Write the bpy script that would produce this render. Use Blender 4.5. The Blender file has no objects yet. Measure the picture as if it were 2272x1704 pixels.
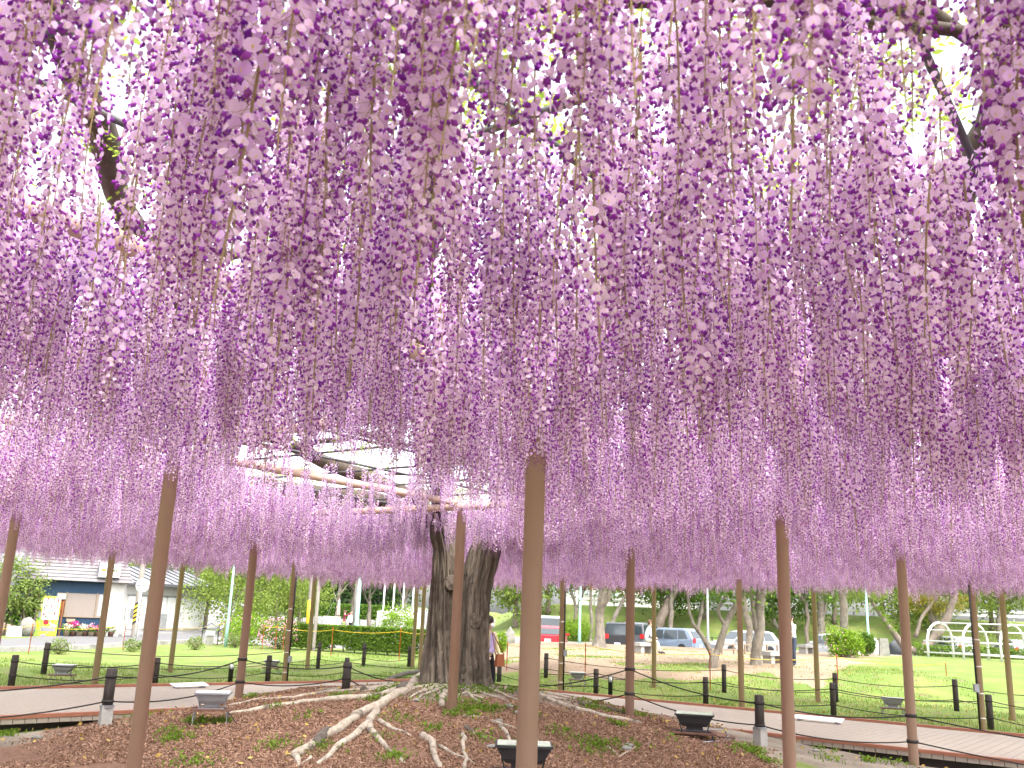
import bpy, bmesh, math, random
import numpy as np
from mathutils import Vector, Matrix, noise as mnoise

random.seed(7); rng = np.random.default_rng(7)
SC = bpy.context.scene; COL = SC.collection
PI = math.pi

# ------------------------------------------------------------------ camera
FPX, PITCH, ROLL, EYE = 2040.0, math.radians(14.0), math.radians(2.2), 1.6
cam = bpy.data.cameras.new('camera'); camo = bpy.data.objects.new('camera', cam); COL.objects.link(camo)
cam.sensor_width = 36.0; cam.lens = 36.0 * FPX / 2272.0; cam.clip_start = 0.05; cam.clip_end = 3000
camo.matrix_world = Matrix.Translation((0, 0, EYE)) @ Matrix.Rotation(PI/2 + PITCH, 4, 'X') @ Matrix.Rotation(ROLL, 4, 'Z')
cam.dof.use_dof = True; cam.dof.focus_distance = 11.0; cam.dof.aperture_fstop = 9.0
SC.camera = camo

# ------------------------------------------------------------------ sky, sun, exposure
world = bpy.data.worlds.new('World'); SC.world = world; world.use_nodes = True
wn = world.node_tree; wn.nodes.clear()
sky = wn.nodes.new('ShaderNodeTexSky'); sky.sky_type = 'NISHITA'; sky.sun_disc = False
SUN_EL, SUN_AZ = math.radians(58), math.radians(150)
sky.sun_elevation = SUN_EL; sky.sun_rotation = SUN_AZ; sky.air_density = 1.0; sky.dust_density = 4.0; sky.ozone_density = 1.0
hs = wn.nodes.new('ShaderNodeHueSaturation'); hs.inputs['Saturation'].default_value = 0.22
bgn = wn.nodes.new('ShaderNodeBackground'); bgn.inputs['Strength'].default_value = 0.15
wo = wn.nodes.new('ShaderNodeOutputWorld')
wn.links.new(sky.outputs[0], hs.inputs['Color']); wn.links.new(hs.outputs[0], bgn.inputs['Color']); wn.links.new(bgn.outputs[0], wo.inputs[0])
sl = bpy.data.lights.new('sun', 'SUN'); sl.energy = 0.6; sl.angle = math.radians(25); sl.color = (1.0, 0.96, 0.9)
so = bpy.data.objects.new('sun', sl); COL.objects.link(so)
sd = Vector((math.sin(SUN_AZ)*math.cos(SUN_EL), math.cos(SUN_AZ)*math.cos(SUN_EL), math.sin(SUN_EL)))
so.rotation_euler = sd.to_track_quat('Z', 'Y').to_euler(); so.location = (0, 0, 30)
SC.view_settings.view_transform = 'Standard'; SC.view_settings.look = 'None'
SC.view_settings.gamma = 1.0; SC.view_settings.use_curve_mapping = False
SC.view_settings.exposure = 2.5
SC.render.engine = 'CYCLES'
cy = SC.cycles
cy.max_bounces = 9; cy.diffuse_bounces = 6; cy.glossy_bounces = 2; cy.transmission_bounces = 7; cy.transparent_max_bounces = 6
cy.use_denoising = True; cy.sample_clamp_indirect = 6.0; cy.use_adaptive_sampling = True; cy.adaptive_threshold = 0.02
cy.caustics_reflective = False; cy.caustics_refractive = False

# ------------------------------------------------------------------ layout helpers
UX, UY = math.cos(math.radians(54)), math.sin(math.radians(54))      # trellis grid axes
def W(n, u): return (u*UX - n*UY, u*UY + n*UX)
def smooth(t): t = np.clip(t, 0, 1); return t*t*(3-2*t)
_perm = rng.random((64, 64))
def vnoise(x, y):
    x = np.asarray(x, float); y = np.asarray(y, float)
    i = np.floor(x).astype(int); j = np.floor(y).astype(int); f = smooth(x-i); g = smooth(y-j)
    a = _perm[i % 64, j % 64]; b = _perm[(i+1) % 64, j % 64]; c = _perm[i % 64, (j+1) % 64]; d = _perm[(i+1) % 64, (j+1) % 64]
    return (a*(1-f)+b*f)*(1-g) + (c*(1-f)+d*f)*g
def fbm(x, y, o=4):
    s = 0; a = .5
    for k in range(o): s = s + a*vnoise(np.asarray(x)*2**k + 17.3*k, np.asarray(y)*2**k + 5.1*k); a *= .5
    return s
TREE = (-0.62, 14.6)
def inner(n, u):      # inside the L of the boardwalk (the tree's side)
    return (n < 11.9) & (u < 14.5)
def ground(x, y, rough=True):
    x = np.asarray(x, float); y = np.asarray(y, float)
    u = UX*x + UY*y; n = -UY*x + UX*y
    z = .13 - .021*np.clip(u, -2, 18.5)
    dx = x-TREE[0]; dy = y-TREE[1]
    r2 = (dx/4.0)**2 + np.where(dy < 0, (dy/3.75)**2, (dy/1.55)**2)
    z = z + .64*np.exp(-r2)
    if rough: z = z + np.exp(-r2*.4)*(fbm(x*1.7, y*1.7, 4)-.47)*.10 + (fbm(x*.7, y*.7, 3)-.44)*.05*smooth((30-np.hypot(x, y-14))/10)*(~((n > 11) & (n < 17.2) | (u > 13.8) & (u < 20.2)))
    far_t = smooth((np.hypot(dx, dy)-2.2)/1.5)
    z = z - .13*far_t*np.maximum(smooth((n-10.9)/.9)*(n < 16)*(u < 15), smooth((u-13.5)/.8)*(u < 18.9)*(n < 12))
    rs = smooth((y - 25.5 + .35*x*0)/4.5)*smooth((x+2.0)/4.0)*smooth((u-21)/3)
    z = z + .47*rs
    z = z - .62*smooth((y-50.5)/6)*smooth((x+2)/6)                            # the car park lies lower
    z = z + 3.0*smooth((y-76)/9)*smooth((x+3)/8)                            # green embankment
    z = z + 2.2*smooth((y-95)/45)*smooth((2-x)/10)
    return z
def gz(x, y): return float(ground(x, y))
def pray(px, py):
    x = (px-1136)/FPX; y = -(py-852)/FPX; c, s = math.cos(ROLL), math.sin(ROLL)
    xr = c*x - s*y; yr = s*x + c*y
    return xr, math.cos(PITCH)-yr*math.sin(PITCH), math.sin(PITCH)+yr*math.cos(PITCH)
def G(px, py):                     # where the sight line meets the ground
    d = pray(px, py); t = np.linspace(4, 260, 9000); h = EYE + t*d[2] - ground(t*d[0], t*d[1])
    k = np.argmax(h < 0); k = k if h[k] < 0 else len(t)-1
    x, y = t[k]*d[0], t[k]*d[1]
    return Vector((x, y, gz(x, y)))
def D(px, py, Y):                  # point of the sight line at distance Y
    d = pray(px, py); t = Y/d[1]; return Vector((d[0]*t, Y, EYE + d[2]*t))
def Zp(px, py, z):
    d = pray(px, py); t = (z-EYE)/d[2]; return Vector((d[0]*t, d[1]*t, z))

# ------------------------------------------------------------------ materials
MATS = {}
def nodes_of(name):
    m = bpy.data.materials.new(name); m.use_nodes = True; nt = m.node_tree; nt.nodes.clear()
    out = nt.nodes.new('ShaderNodeOutputMaterial'); MATS[name] = m
    return m, nt, out
def mixcol(nt, fac, a, b, typ='MIX'):
    mx = nt.nodes.new('ShaderNodeMix'); mx.data_type = 'RGBA'; mx.blend_type = typ
    for sock, v in ((mx.inputs[0], fac), (mx.inputs[6], a), (mx.inputs[7], b)):
        if hasattr(v, 'is_linked') or isinstance(v, bpy.types.NodeSocket): nt.links.new(v, sock)
        else: sock.default_value = (*v, 1) if isinstance(v, tuple) else v
    return mx.outputs[2]
def tex(nt, scale, detail=4, stretch=None, coord='Object', rough=.6):
    tc = nt.nodes.new('ShaderNodeTexCoord'); mp = nt.nodes.new('ShaderNodeMapping')
    if stretch: mp.inputs['Scale'].default_value = stretch
    nt.links.new(tc.outputs[coord], mp.inputs[0])
    n = nt.nodes.new('ShaderNodeTexNoise'); n.inputs['Scale'].default_value = scale; n.inputs['Detail'].default_value = detail; n.inputs['Roughness'].default_value = rough
    nt.links.new(mp.outputs[0], n.inputs['Vector']); return n.outputs['Fac']
def ramp(nt, fac, lo, hi):
    r = nt.nodes.new('ShaderNodeMapRange'); r.inputs['From Min'].default_value = lo; r.inputs['From Max'].default_value = hi
    nt.links.new(fac, r.inputs['Value']); return r.outputs[0]
def M(name, c, c2=None, rough=.75, scale=6, stretch=None, bump=.0, bscale=None, metal=0., spec=.3, dirt=None, dscale=1.5, island=0.):
    m, nt, out = nodes_of(name)
    b = nt.nodes.new('ShaderNodeBsdfPrincipled'); b.inputs['Roughness'].default_value = rough; b.inputs['Metallic'].default_value = metal
    b.inputs['Specular IOR Level'].default_value = spec
    c2 = c2 or tuple(v*.72 for v in c)
    col = mixcol(nt, ramp(nt, tex(nt, scale, 6, stretch), .32, .68), c, c2)
    if dirt: col = mixcol(nt, ramp(nt, tex(nt, dscale, 5), .52, .66), col, dirt)
    if island:
        ge = nt.nodes.new('ShaderNodeNewGeometry'); h = nt.nodes.new('ShaderNodeHueSaturation')
        nt.links.new(ramp(nt, ge.outputs['Random Per Island'], -(1/island-1)*0 - .0, 1.0), h.inputs['Value'])
        mr = nt.nodes.new('ShaderNodeMapRange'); mr.inputs['To Min'].default_value = 1-island; mr.inputs['To Max'].default_value = 1+island
        nt.links.new(ge.outputs['Random Per Island'], mr.inputs['Value']); nt.links.new(mr.outputs[0], h.inputs['Value'])
        nt.links.new(col, h.inputs['Color']); col = h.outputs[0]
    nt.links.new(col, b.inputs['Base Color'])
    if bump:
        bm = nt.nodes.new('ShaderNodeBump'); bm.inputs['Strength'].default_value = bump; bm.inputs['Distance'].default_value = .02
        nt.links.new(tex(nt, bscale or scale*3, 6, stretch), bm.inputs['Height']); nt.links.new(bm.outputs[0], b.inputs['Normal'])
    nt.links.new(b.outputs[0], out.inputs[0]); return m
def LEAF(name, c, c2, tr=.45, c3=None, obj_rand=False, gloss=.0):
    m, nt, out = nodes_of(name)
    ge = nt.nodes.new('ShaderNodeNewGeometry')
    col = mixcol(nt, ge.outputs['Random Per Island'], c, c2)
    if obj_rand:
        oi = nt.nodes.new('ShaderNodeObjectInfo')
        col = mixcol(nt, oi.outputs['Random'], col, mixcol(nt, ge.outputs['Random Per Island'], c3, c2))
    d = nt.nodes.new('ShaderNodeBsdfDiffuse'); t = nt.nodes.new('ShaderNodeBsdfTranslucent'); mx = nt.nodes.new('ShaderNodeMixShader')
    nt.links.new(col, d.inputs[0]); nt.links.new(col, t.inputs[0]); mx.inputs[0].default_value = tr
    nt.links.new(d.outputs[0], mx.inputs[1]); nt.links.new(t.outputs[0], mx.inputs[2]); nt.links.new(mx.outputs[0], out.inputs[0]); return m
def GLASS(name, c, rough=.08):
    m, nt, out = nodes_of(name); b = nt.nodes.new('ShaderNodeBsdfPrincipled')
    b.inputs['Base Color'].default_value = (*c, 1); b.inputs['Roughness'].default_value = rough; b.inputs['Specular IOR Level'].default_value = .8
    nt.links.new(b.outputs[0], out.inputs[0]); return m

M('post_brown', (.56, .385, .30), (.51, .35, .27), rough=.42, scale=3, stretch=(6, 6, .6), spec=.45, bump=.03, dirt=(.50, .34, .245), dscale=.8)
M('pipe_grey', (.10, .095, .10), (.07, .065, .07), rough=.5, metal=.2)
M('bark_dark', (.10, .072, .05), (.045, .032, .024), scale=7, stretch=(1, 1, .25), bump=.8, bscale=18)
M('bark_wisteria', (.225, .185, .14), (.062, .048, .036), scale=9, stretch=(1.3, 1.3, .13), bump=1.0, bscale=26, dirt=(.07, .055, .04), dscale=2.2)
M('root_pale', (.43, .375, .30), (.24, .20, .155), scale=13, bump=1.0, bscale=30, dirt=(.10, .083, .062), dscale=4.5)
M('root_dark', (.12, .10, .08), (.05, .04, .033), scale=9, bump=.8)
M('plank_tan', (.31, .27, .22), (.265, .23, .185), scale=14, stretch=(1, 1, 1), rough=.7, island=.06, bump=.15)
M('trim_rust', (.30, .125, .075), (.24, .10, .06), scale=8, rough=.6)
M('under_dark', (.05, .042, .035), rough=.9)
M('wood_black', (.060, .048, .042), (.030, .025, .022), scale=12, stretch=(3, 3, .4), bump=.5, rough=.8)
M('rope_black', (.03, .027, .025), rough=.85, scale=60)
M('concrete', (.36, .345, .32), (.27, .26, .24), scale=8, bump=.25, dirt=(.2, .19, .17))
M('metal_grey', (.28, .285, .30), (.22, .22, .235), rough=.4, metal=.5)
M('metal_black', (.022, .022, .024), (.03, .03, .03), rough=.38)
M('rust_brown', (.13, .065, .045), rough=.8)
M('lens_white', (.70, .72, .70), (.62, .66, .62), rough=.2, spec=.6)
M('lens_green', (.50, .58, .46), rough=.2, spec=.6)
M('white_paint', (.62, .62, .60), (.55, .55, .53), rough=.5)
M('paper_white', (.80, .80, .80), (.74, .74, .74), rough=.6)
M('orange_plastic', (.80, .17, .04), (.70, .14, .03), rough=.5)
M('yellow_rope', (.75, .50, .03), rough=.7)
M('wall_blue', (.011, .036, .075), (.009, .030, .062), scale=4, stretch=(9, 9, .4), rough=.6)
M('wall_white', (.50, .48, .45), (.44, .42, .39), scale=2, rough=.7)
M('roof_slate', (.20, .18, .185), (.16, .145, .15), scale=9, rough=.7, bump=.1)
M('roof_dark', (.10, .10, .105), rough=.6)
M('roof_metal', (.25, .255, .27), rough=.5)
M('shutter_taupe', (.24, .205, .18), (.20, .17, .15), stretch=(16, 16, .3), rough=.6)
M('wood_red', (.28, .105, .045), (.20, .075, .03), stretch=(8, 8, .4))
M('wood_old', (.25, .19, .13), (.17, .13, .09), stretch=(6, 6, 1), bump=.3)
M('asphalt', (.15, .145, .145), (.115, .112, .112), scale=20, bump=.2, rough=.9)
M('stone_grey', (.24, .23, .20), (.15, .145, .13), scale=5, bump=.6, dirt=(.16, .17, .12))
M('stone_dark', (.10, .105, .11), (.065, .07, .075), scale=5, bump=.5)
M('green_pale_paint', (.25, .42, .36), (.22, .38, .32), rough=.5)
M('grey_paint', (.30, .305, .305), rough=.5)
M('pole_concrete', (.20, .175, .15), (.16, .14, .12), scale=3, dirt=(.22, .2, .18))
M('stripe_yellow', (.75, .50, .03), rough=.5)
M('black_plastic', (.018, .018, .02), rough=.45)
M('trunk_pale', (.25, .215, .17), (.12, .10, .08), scale=6, stretch=(1.5, 1.5, .6), bump=.7, bscale=14, dirt=(.11, .095, .075), dscale=3)
M('trunk_brown', (.22, .175, .135), (.12, .095, .075), scale=8, stretch=(1.5, 1.5, .5), bump=.7, bscale=16)
M('skin', (.62, .42, .32), rough=.6)
M('hair_dark', (.035, .022, .017), rough=.6)
M('hair_brown', (.10, .05, .03), rough=.6)
for nm, c in dict(cloth_white=(.78, .78, .77), cloth_cream=(.60, .52, .30), cloth_black=(.02, .02, .023), cloth_jean=(.045, .055, .085), cloth_beige=(.50, .42, .33), cloth_maroon=(.22, .03, .06), cloth_olive=(.22, .25, .08), cloth_grey=(.35, .36, .36), bag_brown=(.26, .09, .04), cloth_lilac=(.45, .38, .62)).items():
    M(nm, c, tuple(v*.85 for v in c), rough=.9, scale=14, bump=.2)
for nm, c in dict(car_red=(.36, .015, .025), car_white=(.46, .46, .47), car_black=(.02, .021, .024), car_grey=(.10, .105, .115), car_blue=(.16, .20, .26), car_silver=(.30, .305, .32)).items():
    M(nm, c, tuple(v*.96 for v in c), rough=.22, spec=.6, scale=2)
GLASS('glass_dark', (.03, .04, .045)); GLASS('glass_pale', (.35, .38, .40), .15); GLASS('lamp_red', (.45, .02, .02)); GLASS('lamp_clear', (.75, .75, .72))
LEAF('petal', (.83, .60, .80), (.91, .755, .88), .50, c3=(.70, .43, .80), obj_rand=True)
LEAF('keel', (.34, .045, .40), (.46, .11, .52), .42, c3=(.20, .025, .40), obj_rand=True)
LEAF('petal_spot', (.72, .58, .18), (.76, .64, .34), .40)
LEAF('raceme_stalk', (.42, .36, .17), (.33, .24, .13), .25)
LEAF('leaf_wisteria', (.28, .40, .06), (.38, .46, .08), .55)
LEAF('leaf_mid', (.075, .145, .025), (.12, .20, .035), .35)
LEAF('leaf_light', (.15, .22, .045), (.22, .28, .06), .45)
LEAF('leaf_dark', (.030, .060, .022), (.055, .095, .03), .25)
LEAF('leaf_pine', (.13, .19, .05), (.20, .25, .07), .3)
LEAF('leaf_gold', (.36, .27, .05), (.24, .27, .05), .4)
LEAF('leaf_hedge', (.075, .14, .02), (.13, .20, .03), .35)
LEAF('leaf_bush', (.15, .26, .025), (.21, .32, .035), .38)
LEAF('leaf_red', (.30, .10, .05), (.28, .20, .05), .4)
LEAF('flower_pink', (.72, .25, .42), (.75, .45, .50), .3)
LEAF('flower_white', (.78, .75, .70), (.74, .68, .45), .3)
LEAF('flower_magenta', (.60, .03, .15), (.65, .08, .30), .3)
LEAF('grass_blade', (.10, .18, .02), (.16, .24, .035), .35)
LEAF('mulch_chip', (.22, .122, .082), (.35, .232, .165), .0)
LEAF('mulch_dark', (.10, .055, .038), (.24, .145, .098), .0)
LEAF('fallen_leaf', (.28, .17, .05), (.40, .30, .10), .1)

# ------------------------------------------------------------------ mesh helpers
class MB:
    def __init__(s): s.v = []; s.f = []; s.m = []
    def add(s, vs, fs, mi=0):
        o = len(s.v); s.v += [tuple(v) for v in vs]; s.f += [tuple(i+o for i in f) for f in fs]; s.m += [mi]*len(fs); return s
    def box(s, c, d, rz=0, mi=0, rx=0, ry=0, taper=1.0):
        x, y, z = d[0]/2, d[1]/2, d[2]/2
        R = Matrix.Rotation(rz, 3, 'Z') @ Matrix.Rotation(ry, 3, 'Y') @ Matrix.Rotation(rx, 3, 'X'); c = Vector(c)
        vs = [c + R @ Vector((a*x*(taper if k > 0 else 1), b*y*(taper if k > 0 else 1), k*z)) for k in (-1, 1) for a, b in ((-1, -1), (1, -1), (1, 1), (-1, 1))]
        return s.add(vs, [(3, 2, 1, 0), (4, 5, 6, 7), (0, 1, 5, 4), (1, 2, 6, 5), (2, 3, 7, 6), (3, 0, 4, 7)], mi)
    def tube(s, pts, rad, n=8, mi=0, caps=True, wob=0.0):
        pts = [Vector(p) for p in pts]; rad = rad if hasattr(rad, '__len__') else [rad]*len(pts)
        rings = []; ref = None
        for i, p in enumerate(pts):
            t = (pts[min(i+1, len(pts)-1)] - pts[max(i-1, 0)])
            if t.length < 1e-9: t = Vector((0, 0, 1))
            t.normalize()
            if ref is None: ref = t.orthogonal().normalized()
            a = (ref - t*ref.dot(t)); a = a.normalized() if a.length > 1e-6 else t.orthogonal().normalized(); ref = a; b = t.cross(a)
            rings.append([p + (a*math.cos(2*PI*k/n) + b*math.sin(2*PI*k/n))*rad[i]*(1+wob*(random.random()-.5)) for k in range(n)])
        fs = [(i*n+k, i*n+(k+1) % n, (i+1)*n+(k+1) % n, (i+1)*n+k) for i in range(len(pts)-1) for k in range(n)]
        if caps: fs += [tuple(range(n-1, -1, -1)), tuple((len(pts)-1)*n+k for k in range(n))]
        return s.add([v for r in rings for v in r], fs, mi)
    def cyl(s, p0, p1, r0, r1=None, n=12, mi=0): return s.tube([p0, p1], [r0, r0 if r1 is None else r1], n, mi)
    def lathe(s, c, prof, n=16, mi=0):
        c = Vector(c); vs = [c + Vector((r*math.cos(2*PI*k/n), r*math.sin(2*PI*k/n), z)) for r, z in prof for k in range(n)]
        fs = [(i*n+k, i*n+(k+1) % n, (i+1)*n+(k+1) % n, (i+1)*n+k) for i in range(len(prof)-1) for k in range(n)]
        fs += [tuple(range(n-1, -1, -1)), tuple((len(prof)-1)*n+k for k in range(n))]
        return s.add(vs, fs, mi)
    def blob(s, c, r, n=10, m=7, mi=0, rough=.15, seed=0):
        c = Vector(c); vs = [c + Vector((0, 0, r[2]))]
        for i in range(1, m):
            th = PI*i/m
            for k in range(n):
                d = Vector((math.sin(th)*math.cos(2*PI*k/n), math.sin(th)*math.sin(2*PI*k/n), math.cos(th)))
                q = 1 + rough*mnoise.noise(d*1.7 + Vector((seed, seed*1.3, 0)))
                vs.append(c + Vector((d.x*r[0]*q, d.y*r[1]*q, d.z*r[2]*q)))
        vs.append(c - Vector((0, 0, r[2]))); L = len(vs)-1
        fs = [(0, 1+k, 1+(k+1) % n) for k in range(n)]
        for i in range(m-2): fs += [(1+i*n+k, 1+(i+1)*n+k, 1+(i+1)*n+(k+1) % n, 1+i*n+(k+1) % n) for k in range(n)]
        fs += [(L, 1+(m-2)*n+(k+1) % n, 1+(m-2)*n+k) for k in range(n)]
        return s.add(vs, fs, mi)
    def prism(s, poly, y0, y1, mi=0, axis='y'):
        n = len(poly)
        if axis == 'y': vs = [(x, y0, z) for x, z in poly] + [(x, y1, z) for x, z in poly]
        else: vs = [(x, z, y0) for x, z in poly] + [(x, z, y1) for x, z in poly]
        fs = [tuple(range(n)), tuple(range(2*n-1, n-1, -1))] + [(i, (i+1) % n + 0, n+(i+1) % n, n+i)[::-1] for i in range(n)]
        return s.add(vs, fs, mi)
    def mesh(s, name, mats, smooth_=False, off=None):
        me = bpy.data.meshes.new(name); vs = s.v if off is None else [(x-off[0], y-off[1], z-off[2]) for x, y, z in s.v]
        me.from_pydata(vs, [], s.f)
        for m in ([mats] if isinstance(mats, str) else mats): me.materials.append(MATS[m])
        me.polygons.foreach_set('material_index', s.m)
        if smooth_: me.polygons.foreach_set('use_smooth', [True]*len(s.f))
        me.update(); return me
    def build(s, name, mats, parent=None, smooth_=False, world=False, **tags):
        off = None
        if world and parent is not None:
            r = parent
            while r.parent is not None: r = r.parent
            off = r.location
        return link(name, s.mesh(name, mats, smooth_, off), parent, **tags)
def link(name, me, parent=None, label=None, cat=None, group=None, kind=None, loc=None, rz=0):
    o = bpy.data.objects.new(name, me); COL.objects.link(o)
    if parent is not None: o.parent = parent
    if loc is not None: o.location = loc
    if rz: o.rotation_euler[2] = rz
    tag(o, label, cat, group, kind); return o
def tag(o, label=None, cat=None, group=None, kind=None):
    if label: o['label'] = label
    if cat: o['category'] = cat
    if group: o['group'] = group
    if kind: o['kind'] = kind
    return o
def thing(name, label, cat, loc=(0, 0, 0), rz=0, group=None): return link(name, None, None, label, cat, group, None, loc, rz)
def quads(name, V, mats, mi=None, parent=None, k=4, **tags):
    """V: (N,k,3) loose polygons"""
    N = len(V); me = bpy.data.meshes.new(name)
    me.vertices.add(N*k); me.vertices.foreach_set('co', np.ascontiguousarray(V, dtype=np.float32).ravel())
    me.loops.add(N*k); me.loops.foreach_set('vertex_index', np.arange(N*k, dtype=np.int32))
    me.polygons.add(N); me.polygons.foreach_set('loop_start', np.arange(0, N*k, k, dtype=np.int32))
    for m in ([mats] if isinstance(mats, str) else mats): me.materials.append(MATS[m])
    if mi is not None: me.polygons.foreach_set('material_index', np.asarray(mi, dtype=np.int32))
    me.update(calc_edges=True)
    if tags.get('mesh_only'): return me
    return link(name, me, parent, **tags)
def randdir(n):
    v = rng.normal(size=(n, 3)); return v/np.linalg.norm(v, axis=1)[:, None]
def leafquads(C, size, asp=.5, flat=0.0, up=None):
    """rhombic leaves at centres C"""
    n = len(C); a = randdir(n)
    if up is not None: a = a*(1-up) + np.array([0, 0, 1])*up*np.sign(rng.random(n)-.0)[:, None]
    if flat: a[:, 2] *= (1-flat)
    a /= np.linalg.norm(a, axis=1)[:, None]; b = np.cross(a, randdir(n)); b /= np.linalg.norm(b, axis=1)[:, None]
    s = (np.asarray(size)*np.ones(n))[:, None]
    return np.stack([C-a*s*.5, C+b*s*asp*.5, C+a*s*.5, C-b*s*asp*.5], axis=1)
def cloud(n, c, r, clumps=20, spread=.35, shell=.5, flatb=None):
    cc = randdir(clumps)*(shell+(1-shell)*rng.random((clumps, 1))**.5)
    if flatb is not None: cc[:, 2] = np.maximum(cc[:, 2], flatb)
    k = rng.integers(0, clumps, n); w = .5+rng.random(clumps)
    p = cc[k] + rng.normal(size=(n, 3))*spread*.5*w[k][:, None]
    if flatb is not None: p[:, 2] = np.maximum(p[:, 2], flatb-.05*rng.random(n))
    return np.asarray(c) + p*np.asarray(r)

# ------------------------------------------------------------------ ground
def poly_mask(P, x, y):
    ins = np.zeros(x.shape, bool); n = len(P)
    for i in range(n):
        x0, y0 = P[i]; x1, y1 = P[(i+1) % n]
        c = ((y0 > y) != (y1 > y)) & (x < (x1-x0)*(y-y0)/(y1-y0+1e-12)+x0); ins ^= c
    return ins.astype(float)
SAND = [tuple(G(*p)[:2]) for p in ((1085, 1497), (1180, 1497), (1330, 1503), (1480, 1508), (1600, 1500), (1700, 1490), (1760, 1512), (1815, 1536), (1842, 1500), (1880, 1478), (1937, 1459))] + [(30, 62), (40, 70), (-2, 70), (-2, 50)]
def make_ground():
    xs = np.concatenate([[-700, -400, -220, -140, -90], np.arange(-60, -14, 2.0), np.arange(-14, 14.01, .16), np.arange(16, 62, 2.0), [90, 140, 220, 400, 700]])
    ys = np.concatenate([[-300, -100, -40, -15, -4, 0, 3], np.arange(5, 31, .16), np.arange(31, 60, .6), np.arange(60, 110, 1.5), [120, 130, 140, 160, 200, 300, 500, 900]])
    X, Y = np.meshgrid(xs, ys); Z = ground(X, Y)
    u = UX*X + UY*Y; n = -UY*X + UX*Y
    e = (fbm(X*.9, Y*.9, 4)-.47)
    r = np.hypot((X+.9)/4.15, (Y-11.0)/5.2)
    mulch = smooth((1.0-r)*6+.5+e*4)*inner(n, u)
    grass = 1.0*((n > 15.9) | (u > 18.6)); grass = np.maximum(grass, smooth((fbm(X*.55+9, Y*.55, 3)-.50)*9)*.75*(1-mulch)*(np.hypot(X, Y-12) < 10))
    peak = smooth((1.45-np.hypot((X-TREE[0])/1.5, (Y-TREE[1]+.5)))*1.2+e*4)
    grass = np.maximum(grass, peak*.55*smooth((fbm(X*2.2, Y*2.2, 3)-.42)*8)); mulch = mulch*(1-peak*.65)
    sand = poly_mask(SAND, X + e*1.8, Y + e*2.2); sand = sand*(1-smooth((fbm(X*.5, Y*.5, 3)-.57)*12)*.8*(Y < 44)) 
    lot = ((X > -1) & (Y > 53) & (Y < 76)).astype(float); plaza = ((X < -1) & (Y > 44) & (Y < 140)).astype(float)
    sand = np.where(Y > 54, 0, sand)
    me = bpy.data.meshes.new('ground'); nx, ny = len(xs), len(ys)
    me.vertices.add(nx*ny); me.vertices.foreach_set('co', np.stack([X, Y, Z], -1).astype(np.float32).ravel())
    I = (np.arange(ny-1)[:, None]*nx + np.arange(nx-1)[None]); F = np.stack([I, I+1, I+nx+1, I+nx], -1).reshape(-1, 4)
    me.loops.add(F.size); me.loops.foreach_set('vertex_index', F.ravel().astype(np.int32))
    me.polygons.add(len(F)); me.polygons.foreach_set('loop_start', np.arange(0, F.size, 4, dtype=np.int32)); me.polygons.foreach_set('use_smooth', [True]*len(F))
    for nm, a in (('mulch', mulch), ('grass', grass), ('sand', sand), ('lot', np.maximum(lot, plaza))):
        at = me.attributes.new(nm, 'FLOAT', 'POINT'); at.data.foreach_set('value', np.clip(a, 0, 1).astype(np.float32).ravel())
    me.update(calc_edges=True)
    m, nt, out = nodes_of('ground_mix'); b = nt.nodes.new('ShaderNodeBsdfPrincipled'); b.inputs['Roughness'].default_value = .95; b.inputs['Specular IOR Level'].default_value = .1
    def att(nm):
        a = nt.nodes.new('ShaderNodeAttribute'); a.attribute_name = nm; return a.outputs['Fac']
    def mask(nm, sc, amt):
        ad = nt.nodes.new('ShaderNodeMath'); ad.operation = 'MULTIPLY_ADD'; nt.links.new(tex(nt, sc, 6), ad.inputs[0]); ad.inputs[1].default_value = amt; nt.links.new(att(nm), ad.inputs[2])
        return ramp(nt, ad.outputs[0], .5+amt*.5-.12, .5+amt*.5+.12)
    dirt = mixcol(nt, ramp(nt, tex(nt, 30, 8), .35, .65), (.23, .195, .155), (.135, .112, .085)); dirt = mixcol(nt, ramp(nt, tex(nt, 1.3, 4), .4, .65), dirt, (.27, .235, .185))
    mul = mixcol(nt, ramp(nt, tex(nt, 26, 8, rough=.75), .38, .62), (.24, .14, .097), (.10, .058, .042)); mul = mixcol(nt, ramp(nt, tex(nt, .8, 4), .45, .7), mul, (.20, .12, .08))
    gr = mixcol(nt, ramp(nt, tex(nt, 9, 8, rough=.7), .3, .7), (.145, .205, .048), (.10, .148, .034)); gr = mixcol(nt, ramp(nt, tex(nt, .6, 5), .42, .68), gr, (.19, .215, .065))
    gr = mixcol(nt, ramp(nt, tex(nt, 2.3, 6), .56, .66), gr, (.17, .135, .085))
    sa = mixcol(nt, ramp(nt, tex(nt, 7, 8, rough=.75), .35, .65), (.30, .225, .155), (.23, .17, .118)); sa = mixcol(nt, ramp(nt, tex(nt, .5, 4), .5, .7), sa, (.205, .155, .105))
    lo = mixcol(nt, ramp(nt, tex(nt, .4, 5), .35, .65), (.22, .215, .205), (.17, .165, .16))
    c = mixcol(nt, mask('mulch', 5, .9), dirt, mul); c = mixcol(nt, mask('grass', 4, .9), c, gr); c = mixcol(nt, mask('sand', 3, .7), c, sa); c = mixcol(nt, mask('lot', 1, .1), c, lo)
    nt.links.new(c, b.inputs['Base Color'])
    bp = nt.nodes.new('ShaderNodeBump'); bp.inputs['Strength'].default_value = .8; bp.inputs['Distance'].default_value = .03
    nt.links.new(tex(nt, 24, 8, rough=.75), bp.inputs['Height']); nt.links.new(bp.outputs[0], b.inputs['Normal']); nt.links.new(b.outputs[0], out.inputs[0])
    me.materials.append(m); return link('ground', me, kind='structure', label='ground with bark mulch, lawn and pale sand')
ground_o = make_ground()

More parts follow.
